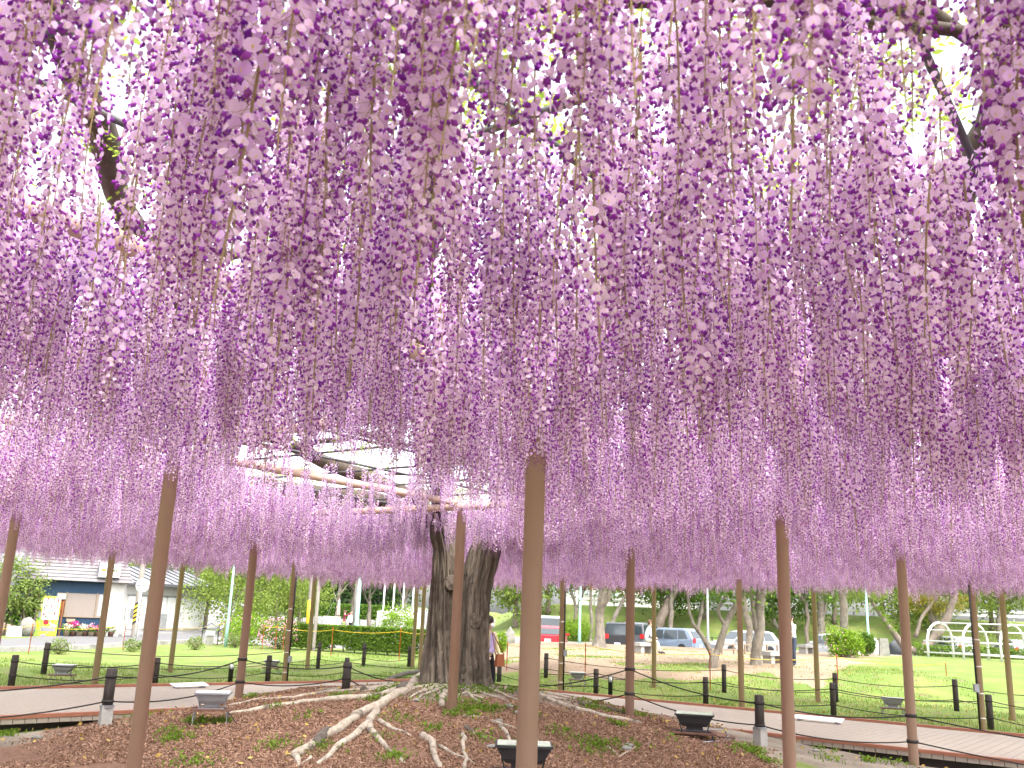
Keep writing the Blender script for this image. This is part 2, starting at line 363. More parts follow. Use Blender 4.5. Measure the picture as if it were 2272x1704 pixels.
# mulch chips, weeds, grass
def scatter_rect(n, x0, x1, y0, y1): return np.stack([x0+(x1-x0)*rng.random(n), y0+(y1-y0)*rng.random(n)], 1)
P = scatter_rect(250000, -5.4, 4.2, 7.2, 16.6)
un = UX*P[:, 0]+UY*P[:, 1]; nn = -UY*P[:, 0]+UX*P[:, 1]
r = np.hypot((P[:, 0]+.9)/4.15, (P[:, 1]-11.0)/5.2); e = fbm(P[:, 0]*.9, P[:, 1]*.9, 4)-.47
pk = np.hypot((P[:, 0]-TREE[0])/1.5, P[:, 1]-TREE[1]+.5)
keep = (r + e*.6 + rng.random(len(P))*.12 < 1.04) & inner(nn, un) & ((pk > 1.35) | (rng.random(len(P)) < .25)) & (fbm(P[:, 0]*1.1+30, P[:, 1]*1.1, 3) < .60)
P = P[keep]; C = np.column_stack([P, ground(P[:, 0], P[:, 1])+.006+.012*rng.random(len(P))])
V = leafquads(C, .016+.026*rng.random(len(P)), .42, flat=.5)
quads('bark_mulch', V, ['mulch_chip', 'mulch_dark'], (rng.random(len(V)) < .42).astype(int), label='brown bark mulch chips covering the mound', cat='mulch', kind='stuff')

def blades(P, h, w, lean=.5):
    n = len(P); z = ground(P[:, 0], P[:, 1]); a = rng.random(n)*2*PI; b = rng.random(n)*2*PI
    h = h*(.5+rng.random(n)); d = np.stack([np.cos(a)*w*.5, np.sin(a)*w*.5, 0*a], 1); l = np.stack([np.cos(b)*h*lean*rng.random(n), np.sin(b)*h*lean*rng.random(n), h], 1)
    c = np.column_stack([P, z-.004]); return np.stack([c-d, c+d, c+l], 1)
P = np.concatenate([scatter_rect(60000, -14, 14, 16.5, 34), scatter_rect(26000, -12, 12, 34, 46)])
un = UX*P[:, 0]+UY*P[:, 1]; nn = -UY*P[:, 0]+UX*P[:, 1]
sm = poly_mask(SAND, P[:, 0], P[:, 1]) > .5
keep = ((nn > 16.45) | (un > 19.6)) & (~sm | (fbm(P[:, 0]*.5, P[:, 1]*.5, 3) > .60)) & (fbm(P[:, 0]*.8, P[:, 1]*.8, 3) > .36) & ~((P[:, 0] < -7) & (P[:, 1] > 27))
V = blades(P[keep], .055, .016)
lawn = quads('lawn_grass', V, 'grass_blade', k=3, label='short bright green lawn grass beyond the boardwalk', cat='grass', kind='stuff')
cent = [G(*p)[:2] for p in ((1300, 1650), (1330, 1655), (1180, 1590), (1060, 1560), (1100, 1575), (880, 1530), (830, 1552), (1160, 1530), (1005, 1585), (1050, 1590), (700, 1660), (850, 1640), (1075, 1640), (1240, 1625), (1480, 1640), (1700, 1690), (1850, 1690), (1930, 1690), (1980, 1695), (455, 1607), (430, 1602), (500, 1605), (380, 1625), (170, 1600), (15, 1632), (620, 1570), (760, 1545), (1420, 1590), (1330, 1575), (960, 1620), (1000, 1520), (950, 1515), (1120, 1535), (1650, 1665), (1390, 1585), (1830, 1665), (2080, 1697), (2150, 1700))]
cent += [tuple(G(*p)[:2]) for p in zip(rng.uniform(300, 1700, 26), rng.uniform(1535, 1700, 26))] + [tuple(G(*p)[:2]) for p in zip(rng.uniform(800, 1200, 30), rng.uniform(1505, 1560, 30))]
pts = np.concatenate([np.array(c)+rng.normal(size=(k, 2))*np.array([s, s*1.3]) for c, k, s in [(c, int(rng.integers(14, 60)), .05+.09*rng.random()) for c in cent]])
V = blades(pts, .06, .02, 1.4); q = leafquads(np.column_stack([pts, ground(pts[:, 0], pts[:, 1])+.03+.03*rng.random(len(pts))]), .045, .6, flat=.4)
quads('mound_weeds', np.concatenate([V, q[:, [0, 1, 2]], q[:, [2, 3, 0]]]), 'grass_blade', k=3, label='small green weeds sprouting through the mulch', cat='weeds', kind='stuff')
P = np.concatenate([scatter_rect(2200, 1, 12, 18, 40), scatter_rect(500, -6, 6, 8, 15)]); C = np.column_stack([P, ground(P[:, 0], P[:, 1])+.03])
quads('fallen_leaves', leafquads(C, .06, .55, flat=.6), 'fallen_leaf', label='dry fallen leaves scattered over the lawn', cat='leaves', kind='stuff')
# pebbles and small stones on the mound
for i, (px, py) in enumerate(((1090, 1660), (1215, 1668), (1390, 1665), (1062, 1558), (1130, 1570), (1150, 1585), (1108, 1602), (1170, 1545), (925, 1556), (1395, 1658), (1810, 1668), (1900, 1660), (80, 1640))):
    g = G(px, py); s = .035+.03*random.random()
    MB().blob((0, 0, s*.3), (s*1.3, s, s*.6), 9, 6, rough=.5, seed=i*3.1).build('stone', 'stone_grey', None, True, loc=g, label='small pale loose stone lying in the mulch and dirt', cat='stone', group='loose stones around the mound')

# ------------------------------------------------------------------ boardwalk (planks one by one)
bw = link('boardwalk', None, None, 'tan plank boardwalk with rust brown edge trim', None, None, 'structure', (0, 0, 0))
def bz(n, u): return .235 - .021*min(u, 18.5)
NI, NO, UI, UO, PW = 11.95, 16.2, 14.45, 19.15, .15
def plank(n0, n1, u0, u1, name='plank'):
    zc = bz(0, (u0+u1)/2); c = [(n0, u0), (n1, u0), (n1, u1), (n0, u1)]
    vs = [(*W(a, b), bz(a, b)+dz) for dz in (-.06, 0) for a, b in c]
    return MB().add(vs, [(0, 1, 2, 3)[::1], (7, 6, 5, 4), (0, 4, 5, 1), (1, 5, 6, 2), (2, 6, 7, 3), (3, 7, 4, 0)])
g_ = .009
cnt = 0
k = 1.0
while k < UO-.05:
    plank(NI, NO, k, min(k+PW, UO)-g_).build('plank', 'plank_tan', bw); k += PW
k = -2.6
while k < NI-.1:
    plank(k, min(k+PW, NI-.012)-g_, UI, UO).build('plank', 'plank_tan', bw); k += PW
def strip(a, b, w, h, dz, seg=8):
    m = MB(); d = Vector(W(*b))-Vector(W(*a)); L = d.length; dn = Vector((-d.y, d.x))/L*w/2
    pr = []
    for i in range(seg+1):
        t = i/seg; n = a[0]+(b[0]-a[0])*t; u = a[1]+(b[1]-a[1])*t; p = Vector(W(n, u)); z = bz(n, u)+dz
        pr.append([(p.x-dn.x, p.y-dn.y, z), (p.x+dn.x, p.y+dn.y, z), (p.x+dn.x, p.y+dn.y, z+h), (p.x-dn.x, p.y-dn.y, z+h)])
    fs = [(4*i+k, 4*i+(k+1) % 4, 4*i+4+(k+1) % 4, 4*i+4+k) for i in range(seg) for k in range(4)] + [(3, 2, 1, 0), (4*seg, 4*seg+1, 4*seg+2, 4*seg+3)]
    return m.add([q for r_ in pr for q in r_], fs)
for a, b in (((NI+.035, 1.0), (NI+.035, UI+.035)), ((NO-.035, 1.0), (NO-.035, UO)), ((NI, UI+.035), (-2.6, UI+.035)), ((NO-.07, UO-.035), (-2.6, UO-.035))):
    strip(a, b, .09, .045, .002).build('edge_trim', 'trim_rust', bw)
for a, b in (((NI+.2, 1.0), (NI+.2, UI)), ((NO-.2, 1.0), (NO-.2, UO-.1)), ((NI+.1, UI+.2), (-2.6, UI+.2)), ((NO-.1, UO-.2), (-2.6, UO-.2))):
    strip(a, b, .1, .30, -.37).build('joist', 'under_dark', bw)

# white notice plates lying on the boardwalk edge
for (px, py, rz, L, lab) in ((421, 1519, math.radians(54), .75, 'white plate lying on the boardwalk edge beside the mossy lawn'), (1815, 1594, math.radians(-36), .9, 'white plate fixed on the boardwalk edge near the paired rope posts')):
    p = Zp(px, py, bz(0, UX*5+UY*16)+.05); u = UX*p.x+UY*p.y; z = bz(0, u)+.075; p = Zp(px, py, z)
    t = thing('notice_plate', lab, 'notice', (p.x, p.y, z), rz)
    MB().box((0, 0, .0), (L, .20, .012), rx=math.radians(14)).build('plate', 'paper_white', t)
    for s in (-1, 1): MB().box((s*L*.38, 0, -.032), (.05, .14, .06)).build('foot', 'metal_grey', t)

# ------------------------------------------------------------------ trellis
TZ = 3.0
trellis = thing('flower_trellis', 'brown steel trellis carrying the wisteria on tall round posts', 'trellis', (0, 0, 0))
NL = [-1.05, 3.35, 7.74, 12.1, 16.35, 20.9]; UL = [-.2, 4.7, 9.5, 14.35, 19.45, 23.6]
def post(x, y, r=.063):
    z0 = gz(x, y)-.06
    MB().lathe((x, y, 0), [(r*1.0, z0), (r, TZ-.05), (r*1.02, TZ-.05), (r*1.02, TZ-.02)], 20).build('post', 'post_brown', trellis, True)
posts = {}
for i, n in enumerate(NL):
    for j, u in enumerate(UL):
        x, y = W(n, u)
        if y < 1.5 or (n < 0 and u < 9): continue
        if (i, j) in ((4, 4), (5, 5)): continue
        posts[(i, j)] = (x, y)
posts[(3, 2)] = (-3.97, 14.75); posts[(2, 1)] = (-3.07, 8.35); posts[(1, 1)] = (.17, 5.77); posts[(2, 2)] = (-.60, 12.24); posts['A'] = tuple(D(12, 1290, 12.5)[:2]); posts.pop((3, 1), None)
PM = dict(B=(208, 1527), D=(377, 1492), F=(630, 1516), G=(681, 1485), H=(915, 1481), I=(931, 1488), J=(958, 1472), M=(1243, 1537), N=(1397, 1590), O=(1451, 1526), P=(1646, 1577), R=(1815, 1558), S=(2028, 1698), T=(2182, 1624))
PX = {k: G(*v) for k, v in PM.items()}
for k, v in (((4, 2), 'B'), ((4, 3), 'F'), ((5, 3), 'D'), ((5, 4), 'G'), ((3, 4), 'M'), ((2, 3), 'N'), ((2, 4), 'P'), ((1, 4), 'T'), ((3, 5), 'O'), ((2, 5), 'R'), ((1, 3), 'S')): posts[k] = tuple(PX[v][:2])
for nm in 'HIJ': posts[nm] = tuple(PX[nm][:2])
posts.pop((3, 3), None)                      # the tree stands there
for k, (x, y) in posts.items(): post(x, y)
def beam(a, b, r=.047, z=TZ, name='beam', mat='post_brown', n=12):
    MB().cyl((*a, z), (*b, z), r, r, n).build(name, mat, trellis, True)
for n in NL: beam(W(n, -1.2), W(n, 24.4))
for u in UL: beam(W(-2.0, u), W(21.8, u), z=TZ-.06)
k = -1.8
while k < 22: beam(W(k, -1.2), W(k, 24.4), .0135, TZ+.075, 'pipe', 'pipe_grey', 8); k += 1.1
k = -1.08
while k < 24.5: beam(W(-2, k), W(21.8, k), .0135, TZ+.105, 'pipe', 'pipe_grey', 8); k += 1.06
# conduits, tie wires and junction boxes on some posts
for (kk, side, zb) in (((3, 4), 1, .95), ((1, 4), -1, .8), ((4, 3), 1, .55)):
    x, y = posts[kk]; z0 = gz(x, y); dx = side*.075
    MB().cyl((x+dx, y-.03, z0), (x+dx, y-.03, 2.6), .016, .016, 8).build('conduit', 'black_plastic', trellis, True)
    MB().box((x+dx*1.25, y-.05, z0+zb), (.09, .07, .15)).build('junction_box', 'metal_grey', trellis)
    for z in (.25, .7, 1.2, 1.7): MB().lathe((x, y, z0+z), [(.067, -.008), (.067, .008)], 16).build('tie_wire', 'white_paint', trellis)

# ------------------------------------------------------------------ the old wisteria: trunk, roots, limbs
tx, ty = TREE; tz = gz(tx, ty)
wist = thing('wisteria_tree', 'ancient wisteria with fluted twin trunk, pale roots and hanging lilac flower clusters', 'tree', (tx, ty, tz))
def stem(path, n=150, rows=90, seed=0., flare=.0, twist=.6):
    m = MB(); ps = [Vector(p[:3]) for p in path]; rs = [p[3] for p in path]; vs = []
    def ev(t):
        f = t*(len(ps)-1); i = min(int(f), len(ps)-2); a = f-i; a2 = a*a*(3-2*a)
        return ps[i].lerp(ps[i+1], a), rs[i]+(rs[i+1]-rs[i])*a2
    for i in range(rows+1):
        t = i/rows; c, r_ = ev(t)
        for k in range(n):
            a = 2*PI*k/n; b = a + twist*t*1.6 + seed
            q = mnoise.fractal(Vector((math.cos(b)*1.9+seed, math.sin(b)*1.9, t*1.5)), .9, 2.0, 4)*.30
            rd = abs(mnoise.noise(Vector((math.cos(b)*4.2, math.sin(b)*4.2+seed, t*1.3))))
            rd2 = abs(mnoise.noise(Vector((math.cos(b)*8.5+seed, math.sin(b)*8.5, t*2.2))))
            rd3 = abs(mnoise.noise(Vector((math.cos(b)*17+seed, math.sin(b)*17, t*5))))
            fl = flare*math.exp(-t*9)*(1+.75*math.sin(b*5+seed)+.4*math.sin(b*3))
            rr = r_*(1 + q - .30*max(0, .11-rd)/.11 - .15*max(0, .10-rd2)/.10 - .05*max(0, .1-rd3)/.1 + fl)
            vs.append(c + Vector((math.cos(a)*rr, math.sin(a)*rr, 0)))
    fs = [(i*n+k, i*n+(k+1) % n, (i+1)*n+(k+1) % n, (i+1)*n+k) for i in range(rows) for k in range(n)] + [tuple(rows*n+k for k in range(n))]
    return m.add(vs, fs)
a = stem([(-.24, .0, -.25, .31), (-.26, .0, .2, .255), (-.28, 0, .8, .225), (-.29, 0, 1.5, .21), (-.31, 0, 2.0, .185), (-.37, 0, 2.40, .20), (-.50, 0, 2.64, .17)], seed=1.3, flare=.55)
b = stem([(.12, -.05, -.25, .30), (.15, -.05, .2, .265), (.17, -.05, .8, .24), (.19, -.03, 1.4, .225), (.29, 0, 1.95, .225), (.43, 0, 2.4, .215), (.55, .03, 2.64, .20)], seed=4.7, flare=.5)
a.add(b.v, b.f); tr = a.build('trunk', 'bark_wisteria', wist, True)
for p in ((.17, -.275, .32), (-.2, -.17, 1.5), (.2, -.25, .95)):
    m = MB()
    for k in range(3): m.lathe((0, 0, 0), [(.10-.028*k, 0), (.085-.028*k, .035), (.07-.028*k, .03)], 14)
    o = m.build('burl', 'bark_wisteria', tr, True); o.location = p; o.rotation_euler = (math.radians(84), 0, .2); o.scale = (1, 1.3, 1)
def limb(pts, r0, r1, mat='bark_dark', name='branch', seg=5):
    ps = [Vector(p) for p in pts]; out = []; rr = []
    for i in range(len(ps)-1):
        for k in range(seg):
            t = k/seg; p = ps[i].lerp(ps[i+1], t); f = (i+t)/(len(ps)-1)
            out.append(p + Vector((mnoise.noise(p*1.1), mnoise.noise(p*1.1+Vector((9, 3, 1))), .5*mnoise.noise(p*1.3+Vector((2, 7, 5)))))*.13*min(1, 3*f)); rr.append((r0+(r1-r0)*f)*(1+.25*mnoise.noise(p*3)))
    out.append(ps[-1]); rr.append(r1)
    return MB().tube(out, rr, 10).build(name, mat, wist, True, world=True)
LT = (tx-.44, ty, tz+2.45); RT = (tx+.42, ty, tz+2.42); LZ = TZ+.17
ends = [(-6, 9), (-9.5, 13), (-9, 19), (-5, 22), (-1, 25), (3.5, 23), (8, 19), (10, 14.5), (7, 10), (3.2, 6.2), (-3.2, 5.4), (1.2, 9.2)]
for i, (ex, ey) in enumerate(ends):
    s = Vector(LT if ex < tx else RT); e_ = Vector((ex, ey, LZ+.05)); mid = s.lerp(e_, .18); mid.z = LZ
    q = s.lerp(e_, .55)+Vector((random.uniform(-.6, .6), random.uniform(-.6, .6), 0)); q.z = LZ+.04
    limb([s, mid, q, e_], .13, .045)
limb([LT, (-.9, 12.0, LZ), (-.75, 8.5, LZ), (-.62, 5.6, LZ), (-.42, 3.6, LZ), (-.33, 2.75, LZ-.02), (-.22, 1.9, LZ+.03), (.2, .5, LZ+.05)], .12, .055)
limb([RT, (2.2, 11, LZ), (3.0, 8, LZ), (2.4, 5, LZ), (1.75, 3.3, LZ), (1.35, 2.2, LZ), (1.0, 1.2, LZ)], .11, .05)
limb([(-2.2, 9, LZ), (-2.2, 6, LZ), (-1.6, 3.6, LZ+.02), (-1.45, 2.6, LZ), (-1.2, 1.9, LZ)], .07, .04)
for i in range(46):
    x, y = random.uniform(-7, 8), random.uniform(1.8, 20); an = random.uniform(0, 2*PI); L = random.uniform(.8, 2.6)
    p = Vector((x, y, LZ-random.uniform(0, .1))); d = Vector((math.cos(an), math.sin(an), 0))
    limb([p, p+d*L*.5+Vector((random.uniform(-.25, .25), random.uniform(-.25, .25), random.uniform(-.05, .1))), p+d*L], random.uniform(.012, .045), .008, seg=4)
# roots: polylines read off the mound, laid on the ground
Z2 = lambda L: [(500+a/3.167, 1180+b/3.167) for a, b in L]
Z3 = lambda L: [(1000+a/3.167, 1180+b/3.167) for a, b in L]
ROOTS = [(Z2([(1330, 1070), (1270, 1130), (1180, 1165), (1100, 1225), (1000, 1270), (900, 1320), (720, 1440), (650, 1490), (560, 1545), (480, 1590)]), .080, .055, 'root_pale'),
    (Z2([(1060, 1275), (1000, 1360), (880, 1450), (780, 1530), (650, 1635)]), .058, .028, 'root_pale'), (Z2([(1010, 1370), (1080, 1470), (1160, 1540), (1250, 1628)]), .05, .02, 'root_pale'),
    (Z2([(1080, 1340), (1200, 1400), (1300, 1440)]), .035, .014, 'root_pale'), (Z2([(1385, 1450), (1440, 1490), (1470, 1570), (1510, 1665)]), .05, .03, 'root_pale'),
    (Z2([(1500, 1520), (1620, 1580), (1745, 1635)]), .028, .012, 'root_pale'), (Z2([(1665, 1430), (1688, 1530), (1672, 1690)]), .028, .022, 'root_pale'),
    (Z2([(500, 1580), (500, 1620), (515, 1650)]), .045, .02, 'root_pale'), (Z2([(600, 1590), (520, 1650)]), .02, .012, 'root_pale'),
    (Z2([(0, 1285), (200, 1262), (540, 1200), (780, 1182), (1080, 1158), (1260, 1110)]), .028, .05, 'root_pale'), (Z2([(20, 1225), (250, 1178), (480, 1172), (800, 1108)]), .018, .026, 'root_pale'),
    (Z2([(1290, 1100), (1310, 1040), (1370, 1000)]), .045, .06, 'root_pale'), (Z2([(970, 1120), (1100, 1065), (1250, 1010), (1400, 985)]), .055, .10, 'root_dark'),
    (Z2([(1370, 1090), (1440, 1035), (1560, 1060), (1650, 1085)]), .03, .035, 'root_pale'), (Z2([(1440, 1110), (1520, 1050)]), .035, .03, 'root_pale'), (Z2([(1500, 1140), (1640, 1090)]), .022, .03, 'root_pale'),
    (Z3([(60, 1050), (170, 1060), (300, 1080), (420, 1100), (480, 1120)]), .07, .045, 'root_dark'), (Z3([(20, 1060), (100, 1045), (220, 1062), (330, 1085)]), .055, .03, 'root_pale'),
    (Z3([(60, 1100), (140, 1150), (200, 1195)]), .03, .015, 'root_pale'), (Z3([(130, 1090), (240, 1130), (330, 1120)]), .02, .014, 'root_pale'),
    (Z3([(350, 1375), (400, 1450), (440, 1525)]), .032, .02, 'root_pale'), (Z3([(290, 1340), (380, 1365), (470, 1395)]), .025, .014, 'root_pale'),
    (Z3([(560, 1120), (640, 1165), (760, 1210), (900, 1262), (1100, 1305), (1340, 1352)]), .05, .03, 'root_pale'), (Z3([(900, 1215), (1050, 1240), (1240, 1290)]), .05, .02, 'root_dark'),
    (Z3([(90, 1305), (240, 1308)]), .022, .012, 'root_pale'), (Z3([(1180, 1590), (1300, 1530), (1420, 1475)]), .014, .008, 'root_pale'), (Z3([(1095, 1520), (1170, 1570)]), .022, .015, 'root_pale'),
    (Z3([(160, 1420), (250, 1465)]), .022, .015, 'root_pale'), (Z3([(110, 1380), (160, 1410)]), .035, .02, 'root_dark'), (Z2([(1590, 1140), (1530, 1180), (1520, 1230)]), .07, .045, 'root_pale'),
    (Z2([(640, 1510), (700, 1440), (735, 1420)]), .078, .070, 'root_dark'), (Z2([(1230, 1140), (1285, 1105)]), .098, .09, 'root_dark')]
for L, r0, r1, mt in ROOTS:
    g = [G(*p) for p in L]; pts = []; rr = []
    for i in range(len(g)-1):
        for k in range(6):
            t = k/6; f = (i+t)/(len(g)-1); p = g[i].lerp(g[i+1], t); w = min(f, 1-f)*.9
            x = p.x+mnoise.noise(p*3.1)*.045*min(1, w*8); y = p.y+mnoise.noise(p*3.1+Vector((5, 1, 2)))*.06*min(1, w*8); rad = (r0+(r1-r0)*f)*(1+.20*mnoise.noise(p*3.5)+.10*mnoise.noise(p*11))*.88
            pts.append(Vector((x, y, gz(x, y)+rad*.45))); rr.append(rad)
    x, y = g[-1].x, g[-1].y; pts.append(Vector((x, y, gz(x, y)+r1*.2))); rr.append(r1*.8)
    MB().tube(pts, rr, 12).build('root', mt, wist, True, world=True)
for i in range(26):
    an = rng.uniform(-PI, 0.3); R0 = .45+.35*rng.random(); L = .5+.9*rng.random(); p = []
    for k in range(7):
        f = k/6; x = tx+math.cos(an)*(R0+L*f)+mnoise.noise(Vector((i, f*2, 0)))*.22; y = ty-.1+math.sin(an)*(R0+L*f)*.9+mnoise.noise(Vector((i, f*2, 5)))*.22; p.append(Vector((x, y, gz(x, y)+.012)))
    r0 = .018+.03*rng.random(); MB().tube(p, [r0*(1-.6*k/6) for k in range(7)], 7).build('root', 'root_pale', wist, True, world=True)

# ------------------------------------------------------------------ wisteria flowers
def raceme(seed, L, nf, R=.056, bare=.0):
    rs = np.random.default_rng(seed); fl = MB(); st = MB()
    bend = [rs.normal()*.02, rs.normal()*.02]
    def axis(t): return Vector((bend[0]*math.sin(t*2.6), bend[1]*math.sin(t*2.1+.4), -L*t))
    st.tube([axis(t) for t in np.linspace(0, 1, 9)], [.0030*(1-.72*t)+.0004 for t in np.linspace(0, 1, 9)], 4, 0, False)
    ga = rs.random()*6.28
    for i in range(nf):
        t = .05 + .95*((i+.5)/nf)**.93; ga += 2.39996+rs.normal()*.25
        if rs.random() < bare*(1-abs(t-.5)): continue
        pl = R*(1.0-.62*t**1.3)*(.72+.5*rs.random()); c = axis(t); o = Vector((math.cos(ga), math.sin(ga), -.18-.25*rs.random()+.2*t)).normalized()
        e_ = c + o*pl; sd_ = Vector((-math.sin(ga), math.cos(ga), 0)); up = sd_.cross(o)*-1.0
        if up.z < 0: up = -up
        w = .0011*(1-.4*t); st.add([c-sd_*w, c+sd_*w, e_+sd_*w*.7, e_-sd_*w*.7], [(0, 1, 2, 3)])
        s = (.0110 if t < .55 else .0110*(1-(t-.55)/.45*.62))*(.8+.42*rs.random())
        # keel and wings: dark pointed body below
        kd = (o*.75 - up*(.35+.5*rs.random()) + sd_*rs.normal()*.25).normalized(); k0 = e_-up*s*.15; k1 = k0+kd*s*1.7
        b1 = kd.cross(sd_).normalized()*s*.54; b2 = sd_*s*.52; km = k0.lerp(k1, .5)
        fl.add([k0, km+b1, km+b2, km-b1, km-b2, k1], [(0, 1, 2), (0, 2, 3), (0, 3, 4), (0, 4, 1), (5, 2, 1), (5, 3, 2), (5, 4, 3), (5, 1, 4)], 1)
        if t > .90: continue
        # standard petal: a rounded, slightly cupped disc standing behind the keel
        nrm = (o + up*(.15+rs.normal()*.35) + sd_*rs.normal()*.35).normalized(); ax = nrm.cross(up).normalized(); ay = ax.cross(nrm)*-1
        if ay.z < 0: ay = -ay
        cc = e_ + ay*s*.72; ww = s*(.92 + .2*rs.random()); cup = s*(.18+.35*rs.random())*(1 if rs.random() < .7 else -.6)
        rim = [cc + ax*ww*math.cos(q)*(1+.08*math.cos(2*q)) + ay*s*1.0*math.sin(q) - nrm*cup*(.6+.4*math.cos(2*q)) for q in [2*PI*k/9+.2 for k in range(9)]]
        fl.add([cc]+rim, [(0, 1+k, 1+(k+1) % 9) for k in range(9)], 0)
        y0 = cc + nrm*.0012 - ay*s*.22; fl.add([y0-ay*s*.36, y0+ax*s*.16, y0+ay*s*.36, y0-ax*s*.16], [(0, 1, 2, 3)], 2)
    return fl, st
NV = 10; RV = []
for v in range(NV):
    L = [.62, .56, .66, .52, .60, .70, .58, .64, .46, .62][v]
    fl, st = raceme(100+v, L, int(L*205), bare=(.05 if v < 8 else .0 if v == 8 else .75))
    RV.append((fl.mesh('flower_cluster', ['petal', 'keel', 'petal_spot'], True), st.mesh('stalk', 'raceme_stalk')))
# sites
HOLES = [(200, 110, .10), (170, 230, .13), (355, 470, .10), (930, 330, .07), (1090, 275, .11), (1080, 430, .11), (1985, 190, .12), (2020, 330, .10), (1900, 420, .08), (2150, 420, .10), (1700, 400, .08), (640, 1010, .5), (770, 1010, .6), (110, 490, .19), (340, 575, .17), (420, 600, .14), (915, 300, .10), (905, 410, .10), (1420, 815, .20), (905, 760, .14), (495, 635, .18), (1240, 640, .14), (880, 600, .12), (1960, 660, .14), (1330, 800, .12), (890, 870, .16)]
HOLES += [(1130, 310, .15), (1060, 420, .11), (1250, 400, .09)]
HW = [(*Zp(px/.9736, py/.9736, 2.85 if py > 700 else 2.74)[:2], r_) for px, py, r_ in HOLES]
st_ = .119; gx, gy = np.meshgrid(np.arange(-15, 17, st_), np.arange(-2.4, 32.5, st_)); S = np.stack([gx.ravel(), gy.ravel()], 1); S += rng.uniform(-.6, .6, S.shape)*st_
u = UX*S[:, 0]+UY*S[:, 1]; n = -UY*S[:, 0]+UX*S[:, 1]
keep = (u > -1) & (u < 24.7) & (n > -1.9) & (n < 22.0) & (np.abs(S[:, 0]) < 3.0+.68*np.abs(S[:, 1])) & (np.hypot(S[:, 0], S[:, 1]) > 1.15)
dn = fbm(S[:, 0]*1.5+3, S[:, 1]*1.5+8, 3); keep &= (dn + .16*rng.random(len(S)) > .365)
for hx, hy, hr in HW: keep &= np.hypot((S[:, 0]-hx), (S[:, 1]-hy)*.55) > hr
keep &= np.hypot(S[:, 0]-tx, S[:, 1]-ty) > .75
zone = smooth((1.15-np.hypot((S[:, 0]+1.4)/1.55, (S[:, 1]-9.8)/4.1))*3.0)          # thin bloom around the old trunk
keep &= rng.random(len(S)) > np.maximum(zone*.80, .46*smooth((np.hypot(S[:, 0], S[:, 1])-3.2)/4.5))
S = S[keep]; NS = len(S); zone = zone[keep]
dist = np.hypot(S[:, 0], S[:, 1])
scl = (.80 + .36*rng.random(NS) + .22*(rng.random(NS) < .14))*(.90+.28*(fbm(S[:, 0]*.6, S[:, 1]*.6, 3)-.1)); nn = -UY*S[:, 0]+UX*S[:, 1]; scl = scl*(1-.32*zone)*(1+.20*smooth((nn-16.5)/3.5)*smooth((S[:, 0]+9)/4)); zz = TZ+.03+.10*rng.random(NS)-.12*(rng.random(NS) < .2)*rng.random(NS)
idx = rng.integers(0, NV, NS); idx = np.where((idx < 3) & (rng.random(NS) < .10), 9, idx)
rot = np.column_stack([rng.normal(size=NS)*.035, rng.normal(size=NS)*.035, rng.random(NS)*2*PI])
inview = (S[:, 1] > .9) & (np.abs(S[:, 0])/np.maximum(S[:, 1], .1) < .60)
near = np.argsort(np.where(inview, dist, 99))[:300]
# the nearest clusters must include one of each variant, as sources of the mass behind them
for v in range(NV): idx[near[v]] = v
src = {}
for q in near:
    v = int(idx[q]); o = link('flower_cluster', RV[v][0], wist, kind='stuff'); o.location = (S[q, 0]-tx, S[q, 1]-ty, zz[q]-tz); o.rotation_euler = rot[q]; o.scale = [scl[q]]*3
    s_ = link('stalk', RV[v][1], o, kind='stuff')
    if v not in src: src[v] = (o, s_)
far = np.setdiff1d(np.arange(NS), near)
def mass(name, pts, rot, scl, idx, sources, label):
    me = bpy.data.meshes.new(name); me.vertices.add(len(pts)); me.vertices.foreach_set('co', pts.astype(np.float32).ravel())
    a = me.attributes.new('rot', 'FLOAT_VECTOR', 'POINT'); a.data.foreach_set('vector', rot.astype(np.float32).ravel())
    a = me.attributes.new('scl', 'FLOAT', 'POINT'); a.data.foreach_set('value', scl.astype(np.float32))
    a = me.attributes.new('vid', 'INT', 'POINT'); a.data.foreach_set('value', idx.astype(np.int32))
    o = link(name, me, wist, label=label, kind='stuff')
    ng = bpy.data.node_groups.new(name, 'GeometryNodeTree'); ng.interface.new_socket('Geometry', in_out='INPUT', socket_type='NodeSocketGeometry'); ng.interface.new_socket('Geometry', in_out='OUTPUT', socket_type='NodeSocketGeometry')
    N = ng.nodes; gi = N.new('NodeGroupInput'); go = N.new('NodeGroupOutput'); iop = N.new('GeometryNodeInstanceOnPoints'); jn = N.new('GeometryNodeJoinGeometry')
    for grp in sources:
        j2 = N.new('GeometryNodeJoinGeometry')
        for so_ in grp:
            oi = N.new('GeometryNodeObjectInfo'); oi.inputs['Object'].default_value = so_; oi.transform_space = 'ORIGINAL'; ng.links.new(oi.outputs['Geometry'], j2.inputs[0])
        g2 = N.new('GeometryNodeGeometryToInstance'); ng.links.new(j2.outputs[0], g2.inputs[0]); ng.links.new(g2.outputs[0], jn.inputs[0])
    def na(nm, ty_):
        x = N.new('GeometryNodeInputNamedAttribute'); x.data_type = ty_; x.inputs['Name'].default_value = nm; return x.outputs['Attribute']
    iop.inputs['Pick Instance'].default_value = True
    ng.links.new(gi.outputs[0], iop.inputs['Points']); ng.links.new(jn.outputs[0], iop.inputs['Instance']); ng.links.new(na('vid', 'INT'), iop.inputs['Instance Index'])
    ng.links.new(na('rot', 'FLOAT_VECTOR'), iop.inputs['Rotation']); ng.links.new(na('scl', 'FLOAT'), iop.inputs['Scale']); ng.links.new(iop.outputs[0], go.inputs[0])
    md = o.modifiers.new('scatter', 'NODES'); md.node_group = ng
    return o
off = np.array([tx, ty, tz])
